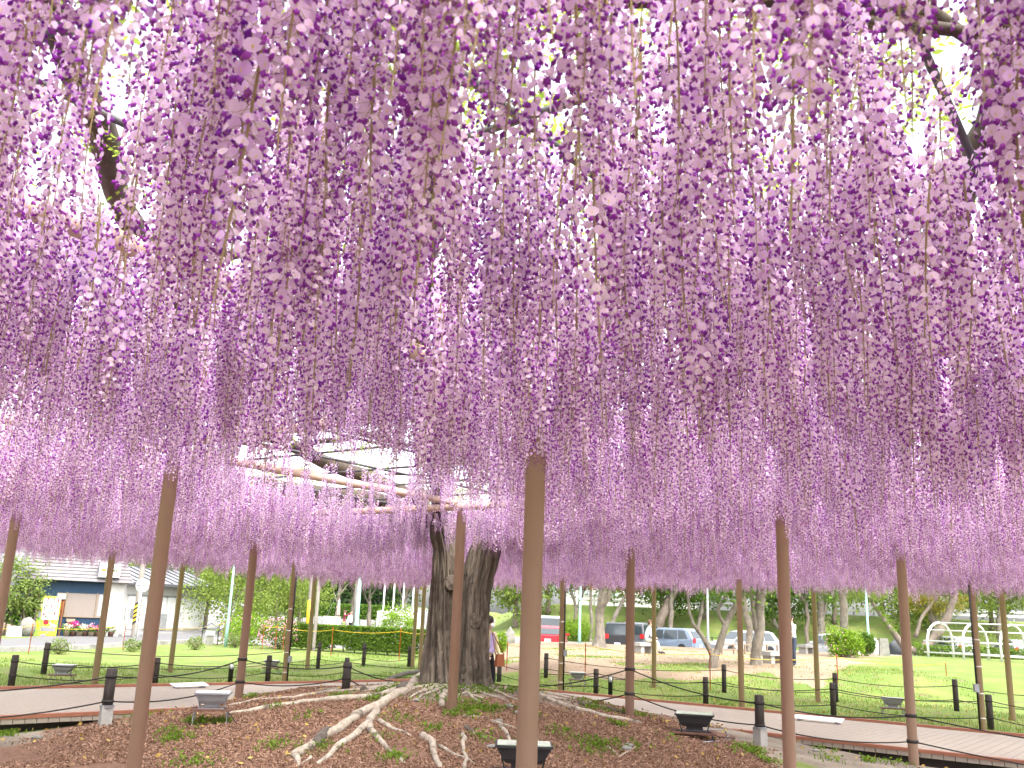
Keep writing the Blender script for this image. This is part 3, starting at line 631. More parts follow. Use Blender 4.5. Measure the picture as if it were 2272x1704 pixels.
mass('flower_mass', np.column_stack([S[far], zz[far]])-off, rot[far], scl[far], idx[far], [src[v] for v in range(NV)], 'dense curtain of hanging lilac wisteria flower clusters')
# young leaves above and between
def leafspray(seed):
    rs = np.random.default_rng(seed); V = []
    for j in range(5):
        an = rs.random()*6.28; d = np.array([math.cos(an), math.sin(an), -.35+.6*rs.random()]); d /= np.linalg.norm(d); L = .16+.10*rs.random(); side = np.cross(d, [0, 0, 1.]); side /= np.linalg.norm(side); up = np.cross(side, d)
        base = np.array([0, 0, .02*j])
        for k in range(7):
            p = base + d*L*(.2+.8*k/6) - np.array([0, 0, .05*(k/6)**2])
            for sg in (-1, 1):
                a_ = (side*sg*.85 + d*.5 - np.array([0, 0, .35*rs.random()])); a_ /= np.linalg.norm(a_); b_ = np.cross(a_, up+.4*rs.normal(size=3)); b_ /= np.linalg.norm(b_); l = .040*(.8+.4*rs.random())
                V.append([p, p+a_*l*.45+b_*.008, p+a_*l, p+a_*l*.45-b_*.008])
    return quads('leaf_spray', np.array(V), 'leaf_wisteria', mesh_only=True)
LV = [leafspray(s) for s in range(5)]
NLf = 5200; P = np.stack([rng.uniform(-13, 14, NLf), rng.uniform(-1.5, 29, NLf)], 1)
u = UX*P[:, 0]+UY*P[:, 1]; n = -UY*P[:, 0]+UX*P[:, 1]
keep = (u > -1) & (u < 24.6) & (n > -1.9) & (n < 21.9) & (fbm(P[:, 0]*.9+50, P[:, 1]*.9, 3) > .42) & (np.abs(P[:, 0]) < 3+.68*np.abs(P[:, 1])); P = P[keep]
near_l = [(hx+random.uniform(-.22, .22), hy+random.uniform(-.1, .5)) for hx, hy, hr in HW for _ in range(2)]
P = np.concatenate([np.array(near_l), P]); zl = TZ+.12+.30*rng.random(len(P)); zl[:len(near_l)] = TZ+.02+.25*rng.random(len(near_l))
rl = np.column_stack([rng.normal(size=len(P))*.3, rng.normal(size=len(P))*.3, rng.random(len(P))*6.28]); sc_ = .75+.5*rng.random(len(P)); il = rng.integers(0, 5, len(P))
lsrc = {}
for q in range(len(near_l)):
    if q < 5: il[q] = q
    o = link('leaf_spray', LV[il[q]], wist, kind='stuff'); o.location = np.array([P[q, 0], P[q, 1], zl[q]])-off; o.rotation_euler = rl[q]; o.scale = [sc_[q]]*3
    lsrc.setdefault(int(il[q]), (o,))
s_ = slice(len(near_l), None)
mass('leaf_mass', np.column_stack([P, zl])[s_]-off, rl[s_], sc_[s_], il[s_], [lsrc[v] for v in range(5)], 'fresh yellow green wisteria leaves above the flowers')

# ------------------------------------------------------------------ rope fences
def zpx(px_top, py_top, base):                       # height of a thing whose top shows at that pixel
    return max(.1, D(px_top, py_top, base.y).z - base.z)
def ropeline(parent, a, b, sag, r=.009, mat='rope_black', name='rope'):
    a = Vector(a); b = Vector(b); pts = [a.lerp(b, t) - Vector((0, 0, sag*4*t*(1-t))) for t in np.linspace(0, 1, 13)]
    MB().tube(pts, r, 5).build(name, mat, parent, True, world=True)
def rope_fence(label, posts_, levels, extra=()):
    g0 = posts_[0][0]; t = thing('rope_fence', label, 'fence', g0)
    stn = []
    for g, h, kind in posts_:
        if kind == 'wood' or kind == 'block':
            b0 = .0
            if kind == 'block':
                MB().box((g.x, g.y, g.z+.07), (.13, .13, .30), rz=.6).build('footing', 'concrete', t, world=True); b0 = .2
                MB().lathe((g.x, g.y, g.z+.215), [(.085, -.012), (.085, .012)], 12).build('collar', 'metal_grey', t, world=True)
            m = MB(); w = .062
            m.lathe((g.x, g.y, g.z), [(w, b0-.05), (w, h-.012), (w*.85, h)], 12); m.build('post', 'wood_black', t, True, world=True)
        for f in levels:
            if kind in ('wood', 'block'): MB().lathe((g.x, g.y, g.z+h*f), [(.068, -.018), (.071, 0), (.068, .018)], 12).build('rope_binding', 'rope_black', t, True, world=True)
            elif kind == 'pole': MB().lathe((g.x, g.y, g.z+h*f), [(.071, -.02), (.075, 0), (.071, .02)], 14).build('rope_binding', 'rope_black', t, True, world=True)
        stn.append((g, h))
    for (g, h), (g2, h2) in zip(stn[:-1], stn[1:]):
        for f in levels:
            ropeline(t, g+Vector((0, 0, h*f)), g2+Vector((0, 0, h2*f)), .05+.018*(g2-g).length)
    return t
def rp(bx, by, tx_, ty_, kind='wood'):
    g = G(bx, by); return (g, zpx(tx_, ty_, g), kind)
def tied(k, h=.75): x, y = posts[k]; return (Vector((x, y, gz(x, y))), h, 'pole')
def free(n, u, h=.7): x, y = W(n, u); return (Vector((x, y, gz(x, y))), h, 'wood')
rope_fence('dark wooden rope fence along the boardwalk edge beside the mulch mound', [free(11.85, 4.3), rp(232, 1609, 245, 1483, 'block'), tied((3, 2)), rp(767, 1530, 771, 1470), free(11.6, 13.6)], (.86, .42))
rope_fence('dark wooden rope fence between the mound and the sunlit boardwalk leg', [free(10.6, 14.2), tied((2, 3)), rp(1687, 1654, 1688, 1542, 'block'), tied((1, 3), .72), free(-1.6, 14.2)], (.84, .40))
rope_fence('dark rope fence behind the boardwalk on the shop side lawn', [rp(24, 1523, 31, 1453), rp(343, 1518, 350, 1459), rp(593, 1512, 597, 1454), rp(767, 1508, 768, 1459), rp(1107, 1511, 1110, 1470)], (.80, .35))
rope_fence('dark rope fence on the lawn in front of the clipped hedge', [rp(96, 1496, 106, 1426), rp(705, 1483, 710, 1425), rp(806, 1478, 811, 1428), rp(907, 1480, 910, 1434)], (.80, .36))
rope_fence('dark rope fence behind the boardwalk on the sandy side', [rp(1107, 1513, 1110, 1468), rp(1322, 1541, 1325, 1484), rp(1566, 1564, 1566, 1502), rp(1850, 1589, 1847, 1515), rp(2199, 1619, 2192, 1541), free(.2, 19.5)], (.82, .34))
rope_fence('dark rope fence between the lawn strip and the sand', [rp(1211, 1504, 1212, 1449), rp(1607, 1537, 1606, 1474), rp(1855, 1558, 1853, 1493), rp(2123, 1578, 2117, 1507), rp(2400, 1600, 2390, 1530)], (.80, .36))
# small bollard lamps
for (bx, by, ty_, lab) in ((510, 1515, 1471, 'black bollard lamp with caged globe beside the shop side rope fence'), (1354, 1545, 1499, 'black bollard lamp with caged globe on the sandy side lawn strip')):
    g = G(bx, by); h = zpx(bx, ty_, g); t = thing('bollard_lamp', lab, 'lamp', g)
    MB().lathe((0, 0, 0), [(.055, -.05), (.055, h*.66), (.06, h*.67), (.06, h*.70)], 14).build('column', 'black_plastic', t, True)
    MB().lathe((0, 0, 0), [(.048, h*.70), (.05, h*.84), (.035, h*.93), (.005, h*.96)], 14).build('globe', 'lens_white', t, True)
    for a in range(4):
        an = a*PI/4; d = Vector((math.cos(an), math.sin(an), 0)); pts = [d*.056*s_ + Vector((0, 0, z)) for s_, z in ((1, h*.69), (1.02, h*.84), (.75, h*.95), (0, h), (-.75, h*.95), (-1.02, h*.84), (-1, h*.69))]
        MB().tube(pts, .005, 5).build('cage_bar', 'black_plastic', t, True)

# ------------------------------------------------------------------ floodlights
def floodlight(px, py, w, body, lens, lab, stand=True, rz=0, hgt=None):
    g = G(px, py); t = thing('floodlight', lab, 'floodlight', g, rz); hs_ = .17 if stand else .05
    l, d, h = w, w*.62, w*.30
    m = MB(); z0 = hs_+w*.16
    rings = [(l*.30, d*.34, z0), (l*.36, d*.40, z0+h*.25), (l*.47, d*.46, z0+h*.85), (l*.5, d*.5, z0+h*.86), (l*.5, d*.5, z0+h)]
    vs = [(a*x, b*y, z) for x, y, z in rings for a, b in ((-1, -1), (1, -1), (1, 1), (-1, 1))]
    m.add(vs, [(4*i+k, 4*i+(k+1) % 4, 4*i+4+(k+1) % 4, 4*i+4+k) for i in range(4) for k in range(4)] + [(3, 2, 1, 0), (16, 17, 18, 19)]); m.build('housing', body, t)
    MB().box((0, 0, z0+h+.004), (l*.92, d*.90, .012)).build('lens', lens, t)
    MB().box((0, 0, z0-w*.045), (l*.42, d*.40, w*.09)).build('driver_box', body, t)
    for s in (-1, 1): MB().box((s*l*.36, 0, z0+w*.02), (.014, d*.22, w*.32), ry=s*.25).build('bracket', body, t)
    MB().box((0, 0, hs_+w*.03), (l*.75, d*.5, .014)).build('base_plate', body, t)
    MB().box((.0, -.02, hs_), (l*1.12, d*1.1, .018)).build('tray', 'rust_brown', t)
    for a, b in ((-1, -1), (1, -1), (1, 1), (-1, 1)):
        MB().cyl((a*l*.48, b*d*.46, -.04), (a*l*.44, b*d*.42, hs_), .008, .008, 6).build('leg', 'metal_grey' if stand else body, t)
    pts = [(l*.35, -d*.3, hs_+.03), (l*.6, -d*.5, hs_*.6), (l*.75, -d*.6, .03), (l*1.0, -d*.3, .02)]
    MB().tube(pts, .006, 5).build('cable', 'rope_black', t, True)
    return t
floodlight(466, 1607, .42, 'metal_grey', 'lens_white', 'grey floodlight on a wire stand at the mulch edge beside the boardwalk', True, .2)
floodlight(137, 1517, .42, 'metal_grey', 'lens_white', 'grey floodlight with shining lens behind the shop side rope fence', True, .1)
floodlight(601, 1496, .40, 'metal_grey', 'lens_white', 'grey floodlight on the lawn tucked behind a rope post', True, 0)
floodlight(1281, 1523, .42, 'metal_grey', 'lens_white', 'small grey floodlight on a wire stand below the sand bank', True, 0)
floodlight(1541, 1634, .50, 'metal_black', 'lens_green', 'black floodlight tilted on a plate at the mulch edge', False, -.2)
floodlight(1160, 1726, .56, 'metal_black', 'lens_green', 'black floodlight with green lens behind the thick middle post', False, .0)
floodlight(1982, 1590, .46, 'metal_grey', 'metal_grey', 'grey floodlight on the grass before the far rope posts', True, -.3)
# trailing cable by the tilted floodlight
c = [G(*p)+Vector((0, 0, .012)) for p in ((1560, 1622), (1610, 1622), (1616, 1635), (1606, 1646), (1560, 1650))]
MB().tube(c, .008, 5).build('power_cable', 'metal_grey', None, True, label='thin grey cable looping on the mulch beside the black floodlight', cat='cable')

# ------------------------------------------------------------------ stakes with yellow rope
def stakes(lst, lab, yrope=True):
    g0 = G(*lst[0][:2]); t = thing('stake_line', lab, 'barrier', g0); tops = []
    for bx, by, ty_ in lst:
        g = G(bx, by); h = zpx(bx+(by-ty_)*.05, ty_, g); tops.append(g+Vector((0, 0, h*.92)))
        MB().lathe(g, [(.014, -.05), (.014, h-.03), (.02, h-.03), (.012, h)], 8).build('stake', 'orange_plastic', t, True, world=True)
    for a, b in zip(tops[:-1], tops[1:]): ropeline(t, a, b, .03+.02*(b-a).length, .008, 'yellow_rope')
stakes([(-60, 1455, 1385), (63, 1451, 1382), (272, 1442, 1381), (494, 1425, 1379)], 'orange stakes joined by yellow rope along the street kerb')
stakes([(581, 1442, 1385), (610, 1443, 1386), (627, 1444, 1386), (734, 1457, 1392), (885, 1467, 1395), (960, 1470, 1400)], 'orange stakes joined by yellow rope before the clipped hedge')
stakes([(1124, 1488, 1426), (1298, 1505, 1426), (1576, 1531, 1445), (1859, 1513, 1453), (2100, 1500, 1470)], 'orange stakes joined by yellow rope along the sand')

# ------------------------------------------------------------------ vegetation builders
def tree(lab, base, stems, leaf, crown, trunk='trunk_pale', group=None, name='park_tree', n=5200, ls=.16, cat='tree'):
    """stems: list of [(point, radius)...] in world coords; crown: list of (centre, radii)"""
    t = thing(name, lab, cat, base, 0, group)
    m = MB()
    for st in stems:
        out = []; rr = []
        for i in range(len(st)-1):
            for k in range(4):
                f = k/4; p = Vector(st[i][0]).lerp(Vector(st[i+1][0]), f); r_ = st[i][1]+(st[i+1][1]-st[i][1])*f
                out.append(p+Vector((mnoise.noise(p*1.3), mnoise.noise(p*1.3+Vector((4, 4, 4))), 0))*r_*.6); rr.append(r_*(1+.28*mnoise.noise(p*2.7)))
        out.append(Vector(st[-1][0])); rr.append(st[-1][1]); m.tube(out, rr, 12, wob=.16)
    m.build('trunk', trunk, t, True, world=True)
    for c, r_ in crown:
        k = max(400, int(n/len(crown))); P_ = cloud(k, c, r_, 26, .42, .45)
        quads('crown', leafquads(P_-np.array(base), ls*(.6+.8*rng.random(k)), .6), leaf, parent=t, kind='stuff')
    return t
def vertical(px, py, w, top_px, H=5.0, lean=None):
    g = G(px, py); r_ = w*g.y/FPX/2
    return g, r_
def park(px, py, w, path, lab, leaf='leaf_mid', crown_r=(2.2, 2.2, 1.5), ch=3.6, group='trees on the sandy square', trunk='trunk_pale', taper=.8, n=4200, ls=.15, extra=()):
    g, r_ = vertical(px, py, w, None); pts = [(g-Vector((0, 0, .1)), r_*1.35), (g+Vector((0, 0, .25)), r_*1.08)]
    for i, (x, y) in enumerate(path): pts.append((D(x, y, g.y), r_*(1-(1-taper)*(i+1)/len(path))))
    last = pts[-1][0]; d = (last-pts[-2][0]).normalized(); tip = last + d*1.2; tip.z = max(tip.z, last.z+.9); pts.append((tip, r_*.45))
    stems = [pts]; cr = [((tip.x, tip.y, tip.z+crown_r[2]*.35), crown_r)]
    for k in range(5):
        an = k*1.26+px*.1; e_ = tip+Vector((math.cos(an)*crown_r[0]*.6, math.sin(an)*crown_r[1]*.6, crown_r[2]*.5)); stems.append([(last.lerp(tip, .5+.1*k), r_*.35), (last.lerp(e_, .6), r_*.22), (e_, r_*.08)])
    for ex in extra:
        er = ex[1]*g.y/FPX/2; ep = [(D(x, y, g.y), er*(1-.12*i)) for i, (x, y) in enumerate(ex[0])]; l2 = ep[-1][0]; t2 = l2+(l2-ep[-2][0]).normalized()*1.0; ep.append((t2, er*.35)); stems.append(ep)
        cr.append(((t2.x, t2.y, t2.z+.3), (crown_r[0]*.7, crown_r[1]*.7, crown_r[2]*.7)))
    return tree(lab, g, stems, leaf, cr, trunk, group, n=n, ls=ls)
Z4 = lambda L: [(1400+a/3.165, 1180+b/3.165) for a, b in L]
Z5 = lambda L: [(1760+a/3.166, 1180+b/3.166) for a, b in L]
park(1328, 1436, 24, Z3([(1045, 700), (1055, 600), (1070, 480), (1075, 400)]), 'thick knobbly pale tree trunk in a grass patch on the sand', 'leaf_mid', taper=.85, extra=[(Z3([(1075, 520), (1110, 440), (1130, 380)]), 12)])
park(1349, 1427, 10, Z3([(1110, 690), (1150, 600), (1200, 500), (1240, 430)]), 'slim pale tree leaning away from the thick knobbly trunk', 'leaf_red', (1.8, 1.8, 1.2))
park(1311, 1424, 8, Z3([(990, 640), (985, 520), (985, 430)]), 'slim straight tree standing behind the round green bush', 'leaf_red', (1.8, 1.8, 1.2))
park(1275, 1418, 7, Z3([(880, 560), (865, 480), (850, 420)]), 'slender forked sapling behind the round bush', 'leaf_red', (1.6, 1.6, 1.1), extra=[(Z3([(880, 570), (900, 500), (930, 430)]), 6)])
park(1452, 1424, 22, Z3([(1440, 690), (1475, 600), (1520, 520), (1560, 440)]), 'thick brown trunk leaning over the seated person', 'leaf_mid', trunk='trunk_brown')
park(1488, 1428, 12, Z3([(1545, 700), (1548, 600), (1550, 470)]), 'upright grey trunk beside the pale blue hatchback', 'leaf_mid')
park(1582, 1482, 17, Z4([(600, 840), (640, 740), (680, 640), (710, 570), (745, 500)]), 'forked tree with two smooth stems and an orange stake', 'leaf_mid', (2.0, 2.0, 1.3), taper=.75, extra=[(Z4([(575, 890), (545, 820), (490, 720), (440, 650), (410, 560), (400, 460)]), 12), (Z4([(665, 655), (630, 600), (612, 550), (640, 490)]), 9)])
park(1680, 1476, 24, Z4([(890, 840), (900, 740), (905, 620), (915, 450)]), 'twin trunked tree rooted in the weedy sand patch', 'leaf_light', taper=.8, extra=[(Z4([(890, 740), (875, 650), (860, 540), (850, 440)]), 14)])
park(1662, 1446, 15, Z4([(835, 720), (825, 620), (800, 520), (790, 440)]), 'pale tree partly hidden behind the twin trunked tree', 'leaf_light')
park(1792, 1440, 9, Z4([(1235, 700), (1245, 600), (1230, 500), (1180, 450)]), 'thin dark stemmed tree beside the standing man', 'leaf_mid', trunk='trunk_brown')
park(1825, 1443, 19, Z5([(200, 740), (195, 620), (190, 480)]), 'stout pale trunk with a knotted side branch before the parked cars', 'leaf_mid', extra=[(Z5([(200, 600), (225, 560), (230, 510)]), 7)])
park(1877, 1457, 19, Z5([(368, 760), (362, 640), (355, 520), (350, 420)]), 'straight pale trunk growing in front of the round azalea', 'leaf_light')
park(2044, 1455, 21, Z5([(940, 800), (1000, 740), (1050, 650), (1090, 590), (1125, 470)]), 'spreading dark tree with leaning limbs beside the white arches', 'leaf_light', (2.6, 2.6, 1.5), trunk='trunk_brown', n=7000, extra=[(Z5([(900, 840), (800, 820), (730, 740), (660, 650), (560, 500)]), 16), (Z5([(860, 740), (890, 620), (960, 520), (1015, 450)]), 8)])
park(2073, 1454, 16, Z5([(985, 780), (980, 700), (975, 620)]), 'short thick trunk behind the spreading dark tree', 'leaf_gold', (2.4, 2.4, 1.2))
park(2230, 1440, 12, Z5([(1440, 740), (1440, 640), (1450, 560)]), 'leafy tree rising behind the white arches', 'leaf_light', (3.4, 2.6, 1.9), n=6500)
park(2330, 1440, 12, Z5([(1800, 740), (1800, 640), (1800, 560)]), 'yellow green tree at the far end of the white arches', 'leaf_light', (3.4, 2.6, 1.9), n=5000)
park(1545, 1418, 9, Z4([(480, 620), (500, 560), (500, 520)]), 'leafy young tree on the embankment foot behind the forked tree', 'leaf_mid', (2.6, 2.2, 1.4), n=5000)
park(1745, 1418, 9, Z4([(1010, 640), (1000, 570), (1000, 540)]), 'dense low crowned tree on the embankment foot', 'leaf_mid', (2.2, 2.2, 1.3), n=4500)
# ivy on the spreading tree
P_ = np.concatenate([np.array(D(x, y, G(2044, 1455).y-.15))+rng.normal(size=(170, 3))*np.array([.16, .12, .16]) for x, y in Z5([(600, 540), (640, 590), (660, 640), (700, 690), (870, 800), (880, 840)])])
quads('ivy', leafquads(P_, .10, .7), 'leaf_bush', label='green ivy climbing the leaning limb of the spreading dark tree', cat='ivy', kind='stuff')

def bush(px, py, w, h, leaf, lab, n=2600, ls=.07, flowers=None, group=None, fl_n=150, deep=None, name='shrub'):
    g = G(px, py); s = g.y/FPX; rx, rzz = w*s/2, h*s/2; ry = deep or rx
    t = thing(name, lab, 'shrub', g, 0, group)
    P_ = cloud(n, (0, 0, rzz), (rx*.86, ry*.86, rzz*.86), 34, .5, .62); P_[:, 2] = np.clip(P_[:, 2], .02, None)
    quads('foliage', leafquads(P_, ls*(.6+.8*rng.random(n)), .62), leaf, parent=t, kind='stuff')
    m = MB()
    for k in range(6): an = k*1.05; m.tube([(0, 0, -.05), (math.cos(an)*rx*.3, math.sin(an)*ry*.3, rzz*.8), (math.cos(an)*rx*.6, math.sin(an)*ry*.6, rzz*1.4)], [.025, .018, .008], 6)
    m.build('stem', 'trunk_brown', t, True)
    if flowers:
        d = randdir(fl_n); d[:, 1] = -abs(d[:, 1]); F_ = d*np.array([rx, ry, rzz])*.97+np.array([0, 0, rzz]); F_[:, 2] = np.clip(F_[:, 2], .05, None)
        quads('blossom', leafquads(F_, .07, .9), flowers, parent=t, kind='stuff')
    return t
bush(1283, 1423, 60, 54, 'leaf_bush', 'round bright green clipped bush beside the thick knobbly trunk', 4200, .11)
bush(1869, 1458, 76, 56, 'leaf_bush', 'round clipped bush with a few pink blossoms behind the straight trunk', 4200, .10, 'flower_pink', fl_n=60)
bush(1923, 1456, 38, 46, 'leaf_mid', 'dark green cube shaped bush beside the stone monuments', 3200, .09)
bush(1112, 1448, 26, 44, 'leaf_bush', 'small green bush behind the person with the brown bag', 1600, .08)
for px, py, w, h, lab in ((130, 1452, 42, 34, 'thin twiggy young azalea near the street kerb, beside the tall rope post'), (294, 1446, 40, 26, 'low young azalea at the foot of the white sign post'), (433, 1442, 38, 28, 'low young azalea before the little roofed lantern'), (521, 1437, 34, 32, 'dark young azalea at the foot of the pale lamp pole')): bush(px, py, w, h, 'leaf_pine', lab, 700, .06)
bush(540, 1432, 110, 66, 'leaf_bush', 'azalea bush with magenta blossoms beside the pale lamp pole', 3600, .09, 'flower_pink', fl_n=130)
bush(618, 1440, 92, 66, 'leaf_hedge', 'azalea bush full of pale pink blossoms beside the clipped hedge', 3000, .09, 'flower_pink', fl_n=420)
bush(876, 1432, 84, 78, 'leaf_bush', 'rounded light green bush rising behind the clipped hedge', 3600, .10)
# clipped hedge
h0 = G(642, 1441); h1 = G(968, 1462); hd = h1-h0; hl = hd.length; ha = math.atan2(hd.y, hd.x); hh = 1.08
t = thing('clipped_hedge', 'long box clipped green hedge behind the orange stakes', 'hedge', h0, ha)
N_ = 24000; P_ = np.column_stack([rng.random(N_)*hl, rng.random(N_)*.9, .12+rng.random(N_)*(hh-.1)]); sf = rng.random(N_)
P_[:, 1] = np.where(sf < .5, -.02+.12*rng.random(N_), P_[:, 1]); P_[:, 2] = np.where(sf > .78, hh-.10*rng.random(N_), P_[:, 2])
gap = (fbm(P_[:, 0]*.9+3, P_[:, 2]*1.2, 3) > .55) & (P_[:, 2] < .5*(.4+fbm(P_[:, 0]*.8, P_[:, 0]*0, 2))); P_ = P_[~gap]; P_[:, 2] += .05*(fbm(P_[:, 0]*1.5, P_[:, 1]*2, 3)-.5)
quads('foliage', leafquads(P_, .065+.06*rng.random(len(P_)), .65), 'leaf_hedge', parent=t, kind='stuff')
for k in range(int(hl/.55)): x = .3+k*.55; MB().tube([(x, .45, -.1), (x+random.uniform(-.1, .1), .45, .4), (x+random.uniform(-.2, .2), .4, .95)], [.03, .024, .01], 6).build('stem', 'trunk_brown', t, True)

# ------------------------------------------------------------------ street, shop, garage on the far left
ra = [G(-260, 1452), G(520, 1421)]; rb = [G(-260, 1421), G(520, 1402)]
def sheet(name, a, b, mat, dz=.02, seg=24, **kw):
    m = MB(); vs = []
    for i in range(seg+1):
        for j in range(5):
            p = a[0].lerp(a[1], i/seg).lerp(b[0].lerp(b[1], i/seg), j/4); vs.append((p.x, p.y, gz(p.x, p.y)+dz))
    m.add(vs, [(i*5+j, i*5+5+j, i*5+6+j, i*5+1+j) for i in range(seg) for j in range(4)]); return m.build(name, mat, None, **kw)
sheet('street', ra, rb, 'asphalt', kind='structure', label='grey asphalt street passing the blue shop')
km = MB()
for i in range(14):
    p = ra[0].lerp(ra[1], i/14); q = ra[0].lerp(ra[1], (i+.985)/14); c_ = (p+q)/2; km.box((c_.x, c_.y, gz(c_.x, c_.y)+.05), ((q-p).length, .16, .22), rz=math.atan2(q.y-p.y, q.x-p.x))
km.build('kerb', 'concrete', kind='structure', label='concrete kerb along the street')
# shop
s0 = G(42, 1409); s1 = G(262, 1413); sdv = s1-s0; SW = sdv.length; sa = math.atan2(sdv.y, sdv.x)
EH = D(150, 1287, (s0.y+s1.y)/2).z - s0.z
shop = thing('shop_building', 'small blue shop with grey slatted roof and wide shuttered window', 'building', s0, sa); sdep = 4.0
bl = SW*.855
m = MB(); m.box((bl*.18, .06, EH/2), (bl*.36, .12, EH)); m.box((bl*.68, .06, .45), (bl*.64, .12, .9)); m.box((bl*.68, .06, EH-.3), (bl*.64, .12, .6)); m.build('front_wall', 'wall_blue', shop)
for k in range(26): MB().box((bl*(k+.5)/26, -.006, EH-.3 if k > 9 else EH/2), (.016, .012, .58 if k > 9 else EH*.98)).build('board_joint', 'wall_blue', shop)
MB().box(((bl+SW)/2, .05, EH/2), (SW-bl-.01, .10, EH)).build('corner_wall', 'wall_white', shop)
MB().box((SW-.05, sdep/2+.1, EH/2), (.1, sdep, EH)).build('side_wall', 'wall_white', shop); MB().box((.05, sdep/2+.13, EH/2), (.1, sdep, EH)).build('side_wall', 'wall_blue', shop); MB().box((SW/2, sdep+.12, EH/2), (SW, .1, EH)).build('back_wall', 'wall_white', shop)
MB().box((SW/2, sdep/2, .02), (SW-.3, sdep-.2, .04)).build('floor', 'concrete', shop)
sh = EH-1.5
w_ = MB(); w_.box((bl*.66, .05, .92+sh/2), (bl*.36, .05, sh)).build('shutter', 'shutter_taupe', shop)
for k in range(13): MB().box((bl*.66-bl*.175+bl*.35*k/12, .018, .92+sh/2), (.014, .016, sh)).build('shutter_slat', 'shutter_taupe', shop)
wi = MB().box((bl*.92, .05, .92+sh/2), (bl*.13, .05, sh)).build('window', 'shutter_taupe', shop); MB().box((bl*.92, .02, .92+sh/2), (bl*.09, .012, sh*.9)).build('pane', 'glass_pale', wi)
wi = MB().box((bl*.405, .05, EH-.78), (bl*.17, .05, .34)).build('window', 'wood_old', shop); MB().box((bl*.405, .02, EH-.78), (bl*.14, .012, .27)).build('pane', 'glass_pale', wi)
for x in (.48, .845, .985): MB().box((bl*x, .0, .92+sh/2), (.05, .06, sh+.04)).build('window_frame', 'wood_old', shop)
MB().box((bl*.73, -.01, .9), (bl*.53, .10, .04)).build('sill', 'wood_old', shop)
d_ = MB().box((bl*.415, .08, .82), (.42, .05, 1.62)).build('door', 'wood_red', shop); MB().box((bl*.415+.15, .045, .8), (.03, .03, .14)).build('handle', 'metal_grey', d_)
MB().box((bl*.455, .03, .82), (.07, .07, 1.66)).build('door_post', 'wood_red', shop)
def roofpt(x, t): return (x, -.38+1.25*t, EH-.04+2.1*t)
rf = MB(); rf.add([roofpt(-.45, 0), roofpt(SW+.32, 0), roofpt(SW-.35, 1), roofpt(.25, 1), (-.45, sdep+.5, EH-.04), (SW+.32, sdep+.5, EH-.04), (SW-.35, sdep-.6, EH+2.06), (.25, sdep-.6, EH+2.06)], [(0, 1, 2, 3), (1, 5, 6, 2), (5, 4, 7, 6), (4, 0, 3, 7), (3, 2, 6, 7), (4, 5, 1, 0)]); rfo = rf.build('roof', 'roof_slate', shop)
for k in range(13):
    t_ = k/13; x0 = -.45+.7*t_; x1 = SW+.32-.67*t_; a = roofpt(x0, t_); b = roofpt(x1, t_); dz = Vector((0, -.03, .02)); n2 = roofpt(x1-.05, t_+1/13.); n3 = roofpt(x0+.05, t_+1/13.)
    MB().add([Vector(a)+dz*1.2, Vector(b)+dz*1.2, Vector(n2)+dz*.2, Vector(n3)+dz*.2, Vector(a)-dz*.0, Vector(b)], [(0, 1, 2, 3), (4, 5, 1, 0)]).build('slat', 'roof_slate', rfo)
sx = SW*.80
sb = MB().box((sx, -.30, EH+.55), (1.0, .34, .72), rx=-.12).build('sign_box', 'metal_grey', shop); MB().box((sx, -.485, EH+.53), (.94, .02, .64), rx=-.12).build('sign_face', 'paper_white', sb)
rr_ = random.Random(3)
mk = MB()
for k in range(7): mk.box((sx-.34+.1*k, -.508, EH+.74), (.055*rr_.uniform(.7, 1), .004, .07), rx=-.12)
mk.build('sign_mark', 'grey_paint', sb)
MB().lathe((0, 0, 0), [(.13, -.004), (.13, .004)], 18).build('sign_mark', 'orange_plastic', sb); o = [c for c in sb.children if c.name.startswith('sign_mark')][-1]; o.location = (sx-.28, -.500, EH+.555); o.rotation_euler = (PI/2-.12, 0, 0); o.scale = (1, .62, 1)
mk = MB()
for k in range(4): mk.box((sx-.02+.11*k, -.508, EH+.545), (.08, .004, .11), rx=-.12)
mk.build('sign_mark', 'leaf_mid', sb)
mk = MB()
for k in range(6): mk.box((sx-.30+.10*k, -.492, EH+.36), (.05, .004, .045), rx=-.12)
mk.build('sign_mark', 'grey_paint', sb)
mb_ = thing('letter_box', 'small wooden letter box on the blue shop wall under the shutter', 'letter box', shop.matrix_world @ Vector((0, 0, 0)))
def onshop(x, y, z): return Vector((s0.x+math.cos(sa)*x-math.sin(sa)*y, s0.y+math.sin(sa)*x+math.cos(sa)*y, s0.z+z))
mb_.location = onshop(bl*.565, -.13, .55); mb_.rotation_euler[2] = sa
MB().box((0, 0, 0), (.30, .22, .24)).build('box', 'wood_old', mb_); MB().add([(-.2, -.18, .10), (.2, -.18, .10), (.2, .13, .24), (-.2, .13, .24), (-.2, -.18, .12), (.2, -.18, .12), (.2, .13, .26), (-.2, .13, .26)], [(3, 2, 1, 0), (4, 5, 6, 7), (0, 1, 5, 4), (1, 2, 6, 5), (2, 3, 7, 6), (3, 0, 4, 7)]).build('lid', 'wood_old', mb_)
